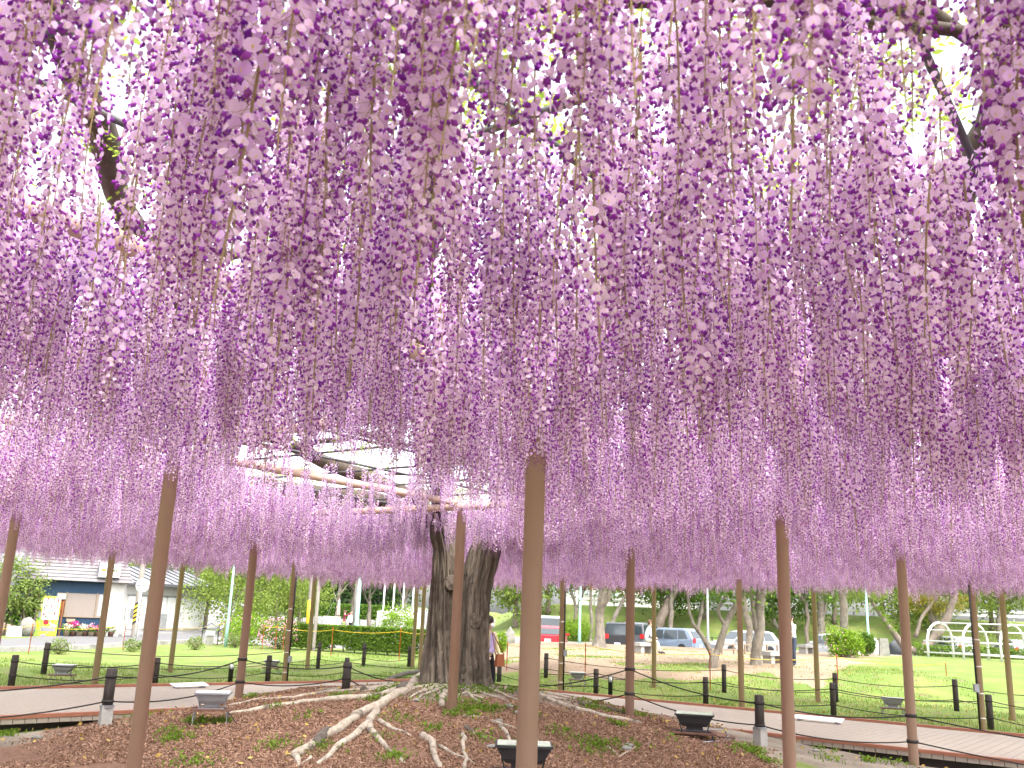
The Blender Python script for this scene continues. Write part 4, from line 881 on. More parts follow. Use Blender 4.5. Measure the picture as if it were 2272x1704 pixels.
# vending machine
m_, nt, out = nodes_of('vending_wrap'); b_ = nt.nodes.new('ShaderNodeBsdfPrincipled'); b_.inputs['Roughness'].default_value = .35
tc = nt.nodes.new('ShaderNodeTexCoord'); vo = nt.nodes.new('ShaderNodeTexVoronoi'); vo.inputs['Scale'].default_value = 4.5; nt.links.new(tc.outputs['Object'], vo.inputs['Vector'])
cr_ = nt.nodes.new('ShaderNodeValToRGB'); sx_ = nt.nodes.new('ShaderNodeSeparateColor'); nt.links.new(vo.outputs['Color'], sx_.inputs[0]); nt.links.new(sx_.outputs[0], cr_.inputs[0]); cr_.color_ramp.interpolation = 'CONSTANT'
els = cr_.color_ramp.elements; els[0].color = (.62, .58, .03, 1); els[1].position = .35; els[1].color = (.25, .45, .05, 1)
for p_, c_ in ((.5, (.70, .66, .10, 1)), (.68, (.45, .25, .42, 1)), (.82, (.12, .35, .10, 1)), (.92, (.75, .70, .40, 1))): e2 = els.new(p_); e2.color = c_
nt.links.new(cr_.outputs[0], b_.inputs['Base Color']); nt.links.new(b_.outputs[0], out.inputs[0])
vl = onshop(bl*.255, -.85, 0); vl.z = gz(vl.x, vl.y); vm = thing('vending_machine', 'drink vending machine wrapped in yellow and green print before the shop', 'vending machine', vl, sa-.12)
MB().box((0, .36, .93), (1.05, .72, 1.82)).build('cabinet', 'vending_wrap', vm); MB().box((0, .36, .01), (1.0, .66, .04)).build('plinth', 'black_plastic', vm)
wd = MB().box((.14, -.006, 1.24), (.68, .03, .96)).build('display_window', 'paper_white', vm)
for r_ in range(3):
    MB().box((.14, -.024, .90+.31*r_), (.64, .012, .05)).build('button_row', 'white_paint', wd)
    for k in range(7): MB().lathe((.14-.27+.09*k, -.022, .955+.31*r_), [(.028, 0), (.028, .16), (.02, .175)], 8).build('drink_can', ['car_red', 'car_blue', 'cloth_lilac', 'paper_white', 'orange_plastic'][(k*3+r_) % 5], wd)
MB().box((.14, -.01, .34), (.62, .03, .22)).build('pickup_flap', 'metal_grey', vm); MB().box((-.30, -.01, 1.0), (.12, .03, .3)).build('coin_panel', 'metal_grey', vm); MB().lathe((0, 0, 0), [(.12, -.01), (.12, .01)], 16).build('round_badge', 'car_red', vm); [c for c in vm.children if c.name.startswith('round_badge')][0].location = (.02, -.01, .64); [c for c in vm.children if c.name.startswith('round_badge')][0].rotation_euler[0] = PI/2
# things in front of the shop
p_ = onshop(bl*.05, -1.3, 0); p_.z = gz(p_.x, p_.y); MB().blob((0, 0, .42), (.36, .30, .45), 12, 8, rough=.25, seed=2).build('garden_boulder', 'stone_grey', None, True, loc=p_, label='rounded pale grey boulder beside the vending machine', cat='boulder')
p_ = onshop(-.35, -1.55, 0); p_.z = gz(p_.x, p_.y); MB().box((0, 0, .22), (.62, .4, .44), taper=.9).build('stone_block', 'white_paint', None, loc=p_, rz=sa, label='low white block standing before the pale boulder', cat='block')
p_ = onshop(-1.05, -1.0, 0); p_.z = gz(p_.x, p_.y); t = thing('stump_row', 'row of upright grey wooden stumps under the pine', 'edging', p_, sa)
for k in range(4): MB().lathe((k*.24, .03*(k % 2), 0), [(.11, -.05), (.105, .62-.06*k), (.08, .64-.06*k)], 10).build('stump', 'wood_old', t, True)
for k, (fx, fm) in enumerate(((.36, 'flower_white'), (.52, 'flower_white'), (.60, 'flower_magenta'), (.67, 'flower_white'), (.74, 'flower_white'), (.81, 'flower_pink'), (.88, 'flower_magenta'), (.95, 'flower_white'), (1.05, 'flower_white'))):
    p_ = onshop(bl*fx, -.55-.1*(k % 2), 0); p_.z = gz(p_.x, p_.y)
    lab = ['white flowers in a pot at the corner of the vending machine', 'white flowers in a pot beside the shop door post', 'tall magenta flowers in a pot before the blue shop wall', 'white and yellow flowers in the pot next to the tall magenta ones', 'cream flowers in a brown trough under the shop shutter', 'pink flowers in a brown trough under the shop shutter', 'dark red flowers in a pot below the shop window', 'yellowish flowers in a trough near the shop corner', 'white flowers in a pot at the shop corner'][k]
    t = thing('flower_pot', lab, 'flower pot', p_, sa); MB().lathe((0, 0, 0), [(.11, 0), (.15, .22), (.16, .24)], 12).build('pot', 'wood_old' if k % 2 else 'rust_brown', t, True)
    q = cloud(160, (0, 0, .36), (.22, .2, .16), 10, .6); quads('leaves', leafquads(q, .09, .6), 'leaf_mid', parent=t, kind='stuff'); q = cloud(90, (0, -.04, .44+(.14 if k == 2 else 0)), (.21, .18, .13), 12, .6); quads('blossom', leafquads(q, .085, .95), fm, parent=t, kind='stuff')
p_ = onshop(SW+.55, -.1, 0); p_.z = gz(p_.x, p_.y); t = thing('air_conditioner', 'beige outdoor air conditioner unit stacked on a wire rack beside the shop', 'air conditioner', p_, sa)
MB().box((0, .15, 1.15), (.72, .3, .62)).build('casing', 'wall_white', t); MB().box((.0, -.01, 1.15), (.30, .02, .46)).build('grille', 'metal_grey', t)
for a in (-.34, .34):
    for b in (0, .3): MB().cyl((a, b, 0), (a, b, .85), .02, .02, 6).build('leg', 'wall_white', t)
for k in range(6): MB().box((0, .0, .1+.12*k), (.68, .02, .02)).build('rack_bar', 'wall_white', t)
# garage
q0 = G(268, 1400); q1 = G(446, 1399); gv = q1-q0; GWd = gv.length; ga_ = math.atan2(gv.y, gv.x); GH = D(400, 1300, q0.y).z-q0.z
gar = thing('garage_building', 'white garage with sliding doors and dark tiled gable roof', 'building', q0, ga_)
MB().box((GWd/2, 2.5, GH/2), (GWd, 5, GH)).build('wall', 'wall_white', gar)
for k in range(4): dd = MB().box((GWd*(.14+.235*k), -.03, GH*.40), (GWd*.215, .06, GH*.70)).build('sliding_door', 'white_paint', gar); MB().box((GWd*(.14+.235*k)+GWd*.08, -.07, GH*.36), (.04, .02, .2)).build('handle', 'metal_grey', dd)
MB().box((GWd/2, -.045, GH*.765), (GWd*.96, .09, .07)).build('door_rail', 'metal_grey', gar)
MB().box((GWd*.38, -.05, GH*.2), (GWd*.28, .03, GH*.34)).build('lower_panel', 'grey_paint', gar); MB().box((GWd+.02, -.02, GH*.5), (.07, .07, GH)).build('downpipe', 'white_paint', gar)
rf = MB(); e_ = .6; rf.add([(-e_, -e_, GH-.02), (GWd+e_, -e_, GH-.02), (GWd+e_, 2.5, GH+1.0), (-e_, 2.5, GH+1.0), (-e_, 5.6, GH-.02), (GWd+e_, 5.6, GH-.02), (-e_, -e_, GH+.12), (GWd+e_, -e_, GH+.12), (GWd+e_, 2.5, GH+1.15), (-e_, 2.5, GH+1.15), (-e_, 5.6, GH+.12), (GWd+e_, 5.6, GH+.12)], [(6, 7, 8, 9), (9, 8, 11, 10), (0, 1, 7, 6), (1, 2, 8, 7), (2, 5, 11, 8), (4, 10, 11, 5), (0, 6, 9, 3), (3, 9, 10, 4), (3, 2, 1, 0), (4, 5, 2, 3)]); ro = rf.build('roof', 'roof_metal', gar)
for k in range(12): x = -e_+.05+(GWd+2*e_-.1)*k/11; MB().add([(x-.04, -e_-.01, GH+.13), (x+.04, -e_-.01, GH+.13), (x+.04, 2.5, GH+1.17), (x-.04, 2.5, GH+1.17), (x-.04, -e_-.01, GH+.19), (x+.04, -e_-.01, GH+.19), (x+.04, 2.5, GH+1.23), (x-.04, 2.5, GH+1.23)], [(3, 2, 1, 0), (4, 5, 6, 7), (0, 1, 5, 4), (1, 2, 6, 5), (2, 3, 7, 6), (3, 0, 4, 7)]).build('roof_rib', 'roof_dark', ro)
MB().box((GWd/2, -e_-.03, GH+.04), (GWd+2*e_, .06, .16)).build('fascia', 'roof_dark', ro)
# poles
def pole(px, py, tpx, w, mat, lab, H=7.0, name='utility_pole', cat='pole', parts=()):
    g = G(px, py); r_ = w*g.y/FPX/2; t = thing(name, lab, cat, g)
    MB().lathe((0, 0, 0), [(r_*1.05, -.1), (r_, .1), (r_*.8, H)], 14).build('shaft', mat, t, True)
    return t, g, r_
t, g, r_ = pole(296, 1415, None, 12, 'pole_concrete', 'concrete utility pole with a yellow and black warning band')
for k in range(9):
    m = MB(); z0 = .55+.11*k
    vs = []; N_ = 20
    for j in range(N_+1): a = 2*PI*j/N_; z = z0+.30*abs((j/N_)*2-1); vs += [(math.cos(a)*r_*1.06, math.sin(a)*r_*1.06, z), (math.cos(a)*r_*1.06, math.sin(a)*r_*1.06, z+.112)]
    m.add(vs, [(2*j, 2*j+2, 2*j+3, 2*j+1) for j in range(N_)]).build('warning_stripe', 'stripe_yellow' if k % 2 else 'black_plastic', t)
for a in (0, 1): MB().box((0, 0, 5.6+.5*a), (1.6, .09, .09)).build('crossarm', 'metal_grey', t)
g = G(298, 1424); H_ = zpx(313, 1290, g); t = thing('sign_post', 'white post with round road sign seen from behind by the street', 'sign', g)
MB().lathe((0, 0, 0), [(.045, -.1), (.045, H_+.1), (.03, H_+.12)], 10).build('pole', 'white_paint', t, True); o = MB().lathe((0, 0, 0), [(.30, -.01), (.30, .01)], 28).build('sign_disc', 'wall_white', t); o.location = (.02, .07, H_-.17); o.rotation_euler = (PI/2, 0, .25)
MB().box((.02, .045, H_-.17), (.5, .03, .04), rz=.25).build('bracket', 'metal_grey', t)
def slim(px, py, w, mat, lab, H=6., joint=True, yy=None):
    g = G(px, py) if yy is None else Vector((*D(px, py, yy)[:2], 0)); g.z = gz(g.x, g.y); r_ = w*g.y/FPX/2; t = thing('lamp_pole', lab, 'lamp pole', g)
    MB().lathe((0, 0, 0), [(r_*1.25, -.1), (r_*1.25, 1.1), (r_, 1.2), (r_*.75, H)], 12).build('shaft', mat, t, True); MB().lathe((0, 0, H), [(.05, 0), (.24, .1), (.28, .3), (.1, .5), (.02, .55)], 12).build('lamp_head', 'lens_white', t, True)
    MB().box((0, -r_*1.3, .7), (r_, .02, .3)).build('access_door', mat, t)
slim(500, 1436, 5.6, 'green_pale_paint', 'pale mint lamp pole beside the magenta azalea')
slim(790, 1400, 9, 'green_pale_paint', 'mint green lamp pole behind the clipped hedge', yy=46)
slim(1286, 1400, 5.5, 'green_pale_paint', 'mint green lamp pole behind the round bush', yy=58)
slim(1927, 1420, 5.5, 'green_pale_paint', 'mint green lamp pole behind the cube shaped bush', yy=56)
slim(1571, 1424, 5, 'grey_paint', 'grey lamp pole at the car park fence', yy=62)
t, g, r_ = pole(695, 1445, None, 8, 'pole_concrete', 'pale concrete pole behind the clipped hedge end')
g = Vector((*D(683, 1390, 60)[:2], 0)); g.z = gz(g.x, g.y); t = thing('utility_pole', 'far grey pole with a plain yellow wrapped base', 'pole', g); MB().lathe((0, 0, 0), [(.15, -.1), (.14, 2.3), (.12, 8)], 12).build('shaft', 'pole_concrete', t, True); MB().lathe((0, 0, 0), [(.16, .3), (.155, 2.2)], 14).build('yellow_wrap', 'stripe_yellow', t, True)
g = Vector((*D(786, 1390, 52)[:2], 0)); g.z = gz(g.x, g.y); t = thing('utility_pole', 'tall brown utility pole with a slanting guy wire', 'pole', g); MB().lathe((0, 0, 0), [(.14, -.1), (.13, 2.3), (.11, 9)], 12).build('shaft', 'pole_concrete', t, True); MB().cyl((0, 0, 5.5), (-2.4, 2, 0), .012, .012, 5).build('guy_wire', 'metal_grey', t)
# little roofed lantern
g = G(464, 1431); t = thing('roofed_lantern', 'little wooden roofed lantern on a stone pillar', 'lantern', g, .3)
MB().box((0, 0, .2), (.34, .34, .45), taper=.85).build('pillar', 'stone_grey', t); MB().box((0, 0, .52), (.40, .40, .20)).build('lamp_box', 'lens_white', t)
for a in (-1, 1):
    for b in (-1, 1): MB().box((a*.34, b*.22, .42), (.04, .04, .84)).build('post', 'wood_black', t)
for s in (-1, 1): MB().box((s*.22, 0, .80), (.56, .86, .03), ry=s*.55).build('roof_panel', 'roof_dark', t)
# low tan wall, stone, white picket fence, far people behind the hedge
p0 = D(718, 1385, 50); p1 = D(754, 1385, 50); zg = gz(p0.x, 50); MB().box((0, 0, .68), (p1.x-p0.x, .5, 1.36)).build('tan_wall', 'cloth_beige', None, loc=((p0.x+p1.x)/2, 50, zg), label='low tan rendered wall behind the clipped hedge', cat='wall')
p0 = D(690, 1385, 51); p1 = D(717, 1385, 51); MB().box((0, 0, .66), (p1.x-p0.x-.05, .5, 1.32)).build('grey_wall', 'grey_paint', None, loc=((p0.x+p1.x)/2, 51, zg), label='low grey wall next to the tan rendered wall', cat='wall')
p0 = D(806, 1385, 46); MB().blob((0, 0, .5), (.32, .28, .62), 12, 9, rough=.35, seed=5).build('standing_stone', 'stone_grey', None, True, loc=(p0.x, 46, gz(p0.x, 46)), label='grey standing stone beside the mint green pole', cat='stone')
p0 = D(835, 1380, 58); p1 = D(934, 1380, 58); t = thing('picket_fence', 'white vertical picket fence with a round plate beyond the bush', 'fence', (p0.x, 58, gz(p0.x, 58)))
nf = 16; Lf = p1.x-p0.x
for k in range(nf): MB().box((Lf*(k+.5)/nf, 0, .95), (Lf/nf*.80, .04, 1.5+.12*(k % 2))).build('picket', 'white_paint', t)
for z in (.5, 1.35): MB().box((Lf/2, .04, z), (Lf, .04, .08)).build('rail', 'grey_paint', t)
o = MB().lathe((0, 0, 0), [(.22, -.01), (.22, .01)], 20).build('round_plate', 'paper_white', t); o.location = (.6, -.05, 1.2); o.rotation_euler = (PI/2, 0, 0)
for k in range(4): MB().cyl((Lf*(.12+.22*k), .3, 0), (Lf*(.12+.22*k), .3, 4.6), .06, .05, 8).build('flag_pole', 'white_paint', t, True)
# trees on the far left and behind
def simple_tree(px, Y, w, H, cr, leaf, lab, base_r=.14, group='trees behind the street', n=5200, ls=.2, cz=None, trunk='trunk_brown'):
    p = D(px, 1380, Y); z = gz(p.x, Y); g = Vector((p.x, Y, z)); tip = g+Vector((random.uniform(-.3, .3), 0, H))
    stems = [[(g-Vector((0, 0, .1)), base_r*1.2), (g.lerp(tip, .5), base_r*.8), (tip, base_r*.4)]]
    for k in range(4): a = k*1.6+px; stems.append([(g.lerp(tip, .45+.1*k), base_r*.5), (tip+Vector((math.cos(a)*cr[0]*.5, math.sin(a)*cr[1]*.5, -.2)), base_r*.1)])
    return tree(lab, g, stems, leaf, [((tip.x, tip.y, tip.z+(0 if cz is None else cz)), cr)], trunk, group, n=n, ls=ls)
p = G(20, 1409); stems = []
for k in range(9):
    a = k*.7; b_ = p+Vector((-1.4+.32*k, .2*math.sin(a), -.1)); stems.append([(b_, .05), (b_+Vector((random.uniform(-.3, .3), 0, 1.4)), .04), (b_+Vector((random.uniform(-.5, .5), .2, 2.8)), .02)])
tree('loose yellow green pine with many thin stems beside the shop', p, stems, 'leaf_pine', [((p.x-.3, p.y, p.z+2.4), (1.7, 1.1, 1.2)), ((p.x-.9, p.y, p.z+1.3), (1.2, .9, 1.0)), ((p.x+.6, p.y-.1, p.z+1.7), (.8, .7, .7))], 'trunk_brown', None, 'pine_tree', n=6500, ls=.13)
P_ = cloud(2600, (p.x-.4, p.y+.2, p.z+.75), (1.5, .7, .75), 20, .5); quads('undergrowth', leafquads(P_, .13, .6), 'leaf_mid', label='dark green undergrowth at the foot of the pine', cat='undergrowth', kind='stuff')
for a in ((505, 58, 0, 3.0, (2.6, 2.2, 2.4), 'leaf_light', 'bright lime green tree beside the garage wall'), (560, 62, 0, 3.2, (3.0, 2.2, 2.3), 'leaf_light', 'bright lime green tree behind the magenta azalea'), (612, 66, 0, 3.2, (2.9, 2.2, 2.3), 'leaf_light', 'feathery lime green tree behind the pale pink azalea'), (665, 70, 0, 3.0, (2.4, 2.2, 2.2), 'leaf_light', 'lime green tree beside the yellow wrapped pole'), (455, 66, 0, 4.2, (2.2, 2, 2.0), 'leaf_light', 'tall lime tree peeping over the garage roof'), (395, 74, 0, 4.6, (1.6, 1.6, 2.4), 'leaf_dark', 'dark conical tree behind the garage roof'), (285, 62, 0, 3.2, (1.9, 1.6, 1.6), 'leaf_light', 'pale leafy tree behind the striped utility pole')):
    simple_tree(*a, n=6000, ls=.17)
for i, px in enumerate((700, 735, 775, 815, 850)): simple_tree(px, 112+3*(i % 2), 0, 4.6, (4.2, 3, 3.6), 'leaf_dark', ['dark evergreen behind the far low hedge, above the grey wall', 'dark evergreen behind the far low hedge, above the tan wall', 'dark evergreen behind the far people', 'dark evergreen behind the mint green pole', 'dark evergreen behind the white picket fence'][i], .2, 'dark evergreens at the far edge', 5200, .34)
for i, (px, lf) in enumerate(((745, 'leaf_mid'), (778, 'leaf_gold'), (820, 'leaf_gold'), (895, 'leaf_gold'))): simple_tree(px, 84+2*i, 0, 4.4, (1.9, 1.9, 1.1), lf, ['slim bare trunked tree above the tan wall', 'slim tree with golden leaves by the far people', 'pale trunked tree with golden leaves by the standing stone', 'yellow green tree behind the picket fence'][i], .17, 'slim street trees on the far road', 2600, .24, .6, 'trunk_pale')
pa = D(640, 1380, 100); pb = D(860, 1380, 100); t = thing('roadside_hedge', 'low dark hedge along the far uphill road', 'hedge', (pa.x, 100, gz(pa.x, 100)))
N_ = 7000; P_ = np.column_stack([rng.random(N_)*(pb.x-pa.x), rng.random(N_)*1.2, rng.random(N_)*1.5+.6]); quads('foliage', leafquads(P_, .26, .6), 'leaf_mid', parent=t, kind='stuff')
for k in range(12): MB().cyl(((k+.5)/12*(pb.x-pa.x), .6, -.2), ((k+.5)/12*(pb.x-pa.x), .6, 1.4), .05, .03, 6).build('stem', 'trunk_brown', t)

# ------------------------------------------------------------------ right background: stones, benches, arches, building, embankment trees
def rock(px, py, w, h, mat, lab, seed, name='monument_stone', box=False):
    g = G(px, py); s = g.y/FPX; (MB().blob((0, 0, h*s*.30), (w*s/2, w*s*.38, h*s*.72), 14, 10, rough=.45, seed=seed) if not box else MB().box((0, 0, h*s/2), (w*s, w*s*.4, h*s), taper=.8)).build(name, mat, None, not box, loc=g, label=lab, cat='stone')
rock(1131, 1428, 22, 33, 'stone_grey', 'tan upright boulder beside the small green bush', 1.1, 'boulder')
rock(1962, 1455, 22, 36, 'stone_grey', 'tall flat grey memorial stone on the sand', 2, 'monument_stone', True); rock(1987, 1452, 27, 32, 'stone_dark', 'dark rough memorial stone with a plaque face', 3.3); rock(1944, 1452, 17, 30, 'white_paint', 'white stone slab beside the memorial stones', 5.1)
g = G(2252, 1463); t = thing('stone_ornament', 'dark sack shaped stone on a white base by the arches', 'ornament', g); MB().box((0, 0, .12), (.55, .5, .26)).build('base', 'white_paint', t); MB().blob((0, 0, .52), (.34, .28, .36), 12, 9, rough=.35, seed=7).build('body', 'stone_dark', t, True); MB().blob((.03, 0, .98), (.12, .11, .18), 10, 7, rough=.3, seed=3).build('neck', 'stone_dark', t, True)
def bench(px0, px1, py, h, lab, mat='concrete'):
    a = G(px0, py); b = G(px1, py); t = thing('stone_bench', lab, 'bench', a.lerp(b, .5), math.atan2(b.y-a.y, b.x-a.x)); L = max((b-a).length, .5)
    MB().box((0, 0, h-.06), (L, .48, .14)).build('seat', mat, t)
    for s in (-1, 1): MB().box((s*L*.30, 0, h*.4), (L*.2, .38, h*.82)).build('leg', mat, t)
bench(1411, 1447, 1450, .43, 'concrete block bench under the seated person'); bench(1384, 1420, 1428, .42, 'long low concrete bench behind the seated person'); bench(1698, 1738, 1472, .40, 'weathered stone bench beside the twin trunked tree'); bench(1778, 1803, 1450, .42, 'low stone bench behind the standing man')
a = G(1602, 1452); b = G(1725, 1452); t = thing('rail_fence', 'low thin wooden rail fence behind the forked tree', 'fence', a, math.atan2(b.y-a.y, b.x-a.x)); L = (b-a).length
MB().box((L/2, 0, .42), (L, .07, .05)).build('rail', 'wood_old', t)
for k in range(6): MB().box((L*k/5, 0, .2), (.06, .06, .44)).build('post', 'wood_old', t)
# white arches
a = G(2052, 1458); L = 9.6; b = a+Vector((L*math.cos(-.95), L*math.sin(-.95), 0)); t = thing('arch_pergola', 'white metal arch pergola with horizontal rails on the lawn', 'pergola', a, math.atan2(b.y-a.y, b.x-a.x)); AH = 1.75; AD = 2.4
for k in range(6):
    x = .2+L*k/5.15; pts = [(x, 0, -.1), (x, 0, AH*.45)]+[(x, AD/2-AD/2*math.cos(q), AH*.45+AH*.55*math.sin(q)) for q in np.linspace(.2, PI-.2, 9)]+[(x, AD, AH*.45), (x, AD, -.1)]
    MB().tube(pts, .062, 8).build('arch', 'white_paint', t, True)
for y_, z in ((0, .25), (0, AH*.47), (AD/2, AH*1.0), (AD, .25), (AD, AH*.47), (AD*.16, AH*.78)): MB().cyl((0, y_, z), (L, y_, z), .038, .038, 8).build('rail', 'white_paint', t, True)
P_ = np.column_stack([rng.random(900)*L, AD*.5+rng.normal(size=900)*.6, AH*(.2+.75*rng.random(900))]); quads('vine', leafquads(P_, .10, .6), 'leaf_light', parent=t, kind='stuff')
# long pale building and road rail on the embankment
p0 = D(1250, 1340, 96); p1 = D(1545, 1340, 96); z = gz(p0.x, 96); L = p1.x-p0.x; t = thing('long_building', 'long pale low building on top of the green embankment', 'building', (p0.x, 96, z-.2)); MB().box((L/2, 3, 2.1), (L, 6, 4.2)).build('wall', 'wall_white', t); MB().box((L/2, 2.8, 4.3), (L+1, 7, .25)).build('roof', 'roof_metal', t)
for k in range(9): wi = MB().box((L*(k+.5)/9, -.02, 1.9), (L/9*.55, .1, 1.5)).build('window', 'grey_paint', t); MB().box((L*(k+.5)/9, -.08, 1.9), (L/9*.47, .03, 1.3)).build('pane', 'glass_pale', wi)
p0 = D(1250, 1350, 88); p1 = D(2300, 1350, 88); z = gz(p0.x+20, 88); L = p1.x-p0.x; t = thing('guard_rail', 'white road guard rail along the embankment top', 'guard rail', (p0.x, 87, z))
for zz_ in (.45, .85): MB().box((L/2, 0, zz_), (L, .08, .22)).build('rail', 'white_paint', t)
for k in range(24): MB().box((L*(k+.5)/24, .07, .45), (.12, .10, 1.0)).build('post', 'grey_paint', t)
for i, (px, lf, lab) in enumerate(((1145, 'leaf_light', 'round yellow green tree above the car park, beside the trunk'), (1215, 'leaf_mid', 'leafy green tree behind the red car'), (1395, 'leaf_mid', 'leafy tree on the embankment above the black van'), (1470, 'leaf_mid', 'leafy tree on the embankment above the pale blue hatchback'), (1560, 'leaf_mid', 'broad leafy tree on the embankment behind the forked tree'), (1640, 'leaf_light', 'light green tree on the embankment above the silver car'), (1740, 'leaf_mid', 'leafy tree on the embankment behind the middle benches'), (1850, 'leaf_light', 'bright tree on the embankment behind the straight trunk'), (1960, 'leaf_mid', 'leafy tree on the embankment behind the memorial stones'), (2080, 'leaf_light', 'bright tree on the embankment behind the spreading dark tree'), (2200, 'leaf_light', 'bright broad tree on the embankment behind the arches'))):
    simple_tree(px, 80+2*(i % 3), 0, 3.4, (4.0 if i not in (0,) else 3.0, 3, 2.4), lf, lab, .22, 'trees along the green embankment', 5200, .26, .3)
p0 = D(2040, 1430, 64); p1 = D(2420, 1430, 64); L = p1.x-p0.x; t = thing('low_hedge', 'low green hedge running behind the white arches', 'hedge', (p0.x, 64, gz(p0.x, 64)))
N_ = 6000; P_ = np.column_stack([rng.random(N_)*L, rng.random(N_)*.8, rng.random(N_)*.95+.05]); quads('foliage', leafquads(P_, .16, .6), 'leaf_hedge', parent=t, kind='stuff')
for k in range(14): MB().cyl((L*(k+.5)/14, .4, -.2), (L*(k+.5)/14, .4, .8), .03, .015, 6).build('stem', 'trunk_brown', t)
# car park fence
p0 = D(1480, 1420, 68); p1 = D(1720, 1420, 68); L = p1.x-p0.x; t = thing('car_park_fence', 'thin black rail fence at the back of the car park', 'fence', (p0.x, 68, gz(p0.x, 68)))
for k in range(13): MB().box((L*k/12, 0, .45), (.07, .07, .95)).build('post', 'metal_black', t)
for z in (.45, .85): MB().box((L/2, 0, z), (L, .04, .05)).build('rail', 'metal_black', t)

# ------------------------------------------------------------------ cars
def car(px, Y, paint, lab, rz, Lc=4.1, Wc=1.68, Hc=1.5, style='hatch', roof=None):
    p = D(px, 1400, Y); g = Vector((p.x, Y, gz(p.x, Y))); t = thing('parked_car', lab, 'car', g, rz, 'cars parked below the embankment')
    L = Lc/2; W2 = Wc/2; b = .55*Hc
    if style == 'van': prof = [(-L, .25), (-L, b), (-L+.06, Hc*.96), (-L+.3, Hc), (L-1.15, Hc), (L-.75, Hc*.93), (L-.28, b+.06), (L-.03, b-.12), (L, .28)]; belt = b
    else: prof = [(-L, .28), (-L+.02, b+.05), (-L+.38, Hc*.93), (-L+.75, Hc), (.15, Hc), (.55, Hc*.95), (L-1.05, b+.06), (L-.2, b-.08), (L, b-.28), (L, .28)]; belt = b
    rows = [(-1, .0), (-.985, .0), (-.5, 0), (.5, 0), (.985, 0), (1, 0)]; vs = []; n = len(prof)
    for k, (f, _) in enumerate(((-1.0, 0), (-.9, 0), (0, 0), (.9, 0), (1.0, 0))):
        for x, z in prof:
            tum = .0 if z <= belt+.07 else (z-belt)/(Hc-belt)*.18
            ins = (.93 if abs(f) == 1 and True else 1.0)
            vs.append((x*(.975 if abs(f) == 1 else 1), f*W2*(1-tum), z if abs(f) < 1 or z < belt+.07 else z-.03))
    fs = [(k*n+i, k*n+(i+1) % n, (k+1)*n+(i+1) % n, (k+1)*n+i) for k in range(4) for i in range(n)] + [tuple(range(n-1, -1, -1)), tuple(4*n+i for i in range(n))]
    body = MB().add(vs, fs).build('body', paint, t, True)
    for poly in body.data.polygons: poly.use_smooth = False
    if roof: MB().box((-.15, 0, Hc+.012), (Lc*.42, Wc*.72, .03)).build('roof_panel', roof, t)
    def side(x0, x1, x2, x3, s):
        z0, z1 = belt+.06, Hc*.92; y0 = W2*(1-.02)+.012; y1 = W2*(1-.15)+.012
        return MB().add([(x0, s*y0, z0), (x1, s*y0, z0), (x2, s*y1, z1), (x3, s*y1, z1)], [(0, 1, 2, 3) if s < 0 else (3, 2, 1, 0)])
    bk = -L+.16 if style == 'van' else -L+.32
    for s in (-1, 1):
        side(.02, L-1.2 if style != 'van' else L-.7, .42 if style != 'van' else L-.95, .02, s).build('side_window', 'glass_dark', t); side(-1.0, -.06, -.06, -.92, s).build('side_window', 'glass_dark', t); side(bk+.05, -1.08, -1.0, bk+.35 if style != 'van' else bk+.08, s).build('side_window', 'glass_dark', t)
        for x in (.02, -.95): MB().box((x-.15, s*(W2+.012), belt-.02), (.16, .02, .03)).build('door_handle', 'metal_grey', t)
        MB().box((L-1.15, s*(W2+.08), belt+.1), (.1, .16, .12)).build('wing_mirror', paint, t)
        MB().box((-L-.005, s*W2*.80, belt-.02), (.06, Wc*.16, .26)).build('tail_lamp', 'lamp_red', t); MB().box((L-.06, s*W2*.72, belt-.22), (.12, Wc*.22, .13)).build('headlight', 'lamp_clear', t)
        for x in (-L+.78, L-.80):
            wh = MB().lathe((0, 0, 0), [(.20, -.1), (.30, -.1), (.31, -.06), (.31, .06), (.30, .1), (.20, .1)], 20).build('wheel', 'black_plastic', t, True); wh.location = (x, s*(W2-.09), .30); wh.rotation_euler = (PI/2, 0, 0)
            MB().lathe((0, 0, 0), [(.20, -.085), (.205, .0), (.20, .085)], 14).build('rim', 'metal_grey', wh, True)
    xr0 = -L-.012 if style == 'van' else -L+.04
    if style == 'van': MB().add([(-L-.012, -W2*.84, b+.08), (-L-.012, W2*.84, b+.08), (-L+.04, W2*.74, Hc*.93), (-L+.04, -W2*.74, Hc*.93)], [(3, 2, 1, 0)]).build('rear_window', 'glass_dark', t)
    else: MB().add([(-L+.05, -W2*.84, b+.13), (-L+.05, W2*.84, b+.13), (-L+.33, W2*.74, Hc*.90), (-L+.33, -W2*.74, Hc*.90)], [(3, 2, 1, 0)]).build('rear_window', 'glass_dark', t)
    x0, x1 = (L-.30, L-.70) if style == 'van' else (L-1.1, .62); z0, z1 = (b+.10, Hc*.90) if style == 'van' else (b+.09, Hc*.93)
    MB().add([(x0+.02, -W2*.84, z0), (x0+.02, W2*.84, z0), (x1+.03, W2*.74, z1), (x1+.03, -W2*.74, z1)], [(0, 1, 2, 3)]).build('windscreen', 'glass_dark', t)
    for x, nm in ((-L-.02, 'rear_bumper'), (L+.0, 'front_bumper')): MB().box((x, 0, .40), (.10, Wc*.94, .22)).build(nm, 'black_plastic' if paint == 'car_black' else paint, t)
    MB().box((-L-.075, 0, .48), (.012, .34, .17)).build('number_plate', 'paper_white', t)
    return t
car(1222, 55, 'car_red', 'dark red sports car seen from behind, parked by the round bush', 1.45, 4.3, 1.75, 1.25)
car(1219, 62, 'car_white', 'white van parked beyond the dark red sports car', 1.5, 4.3, 1.72, 1.9, 'van')
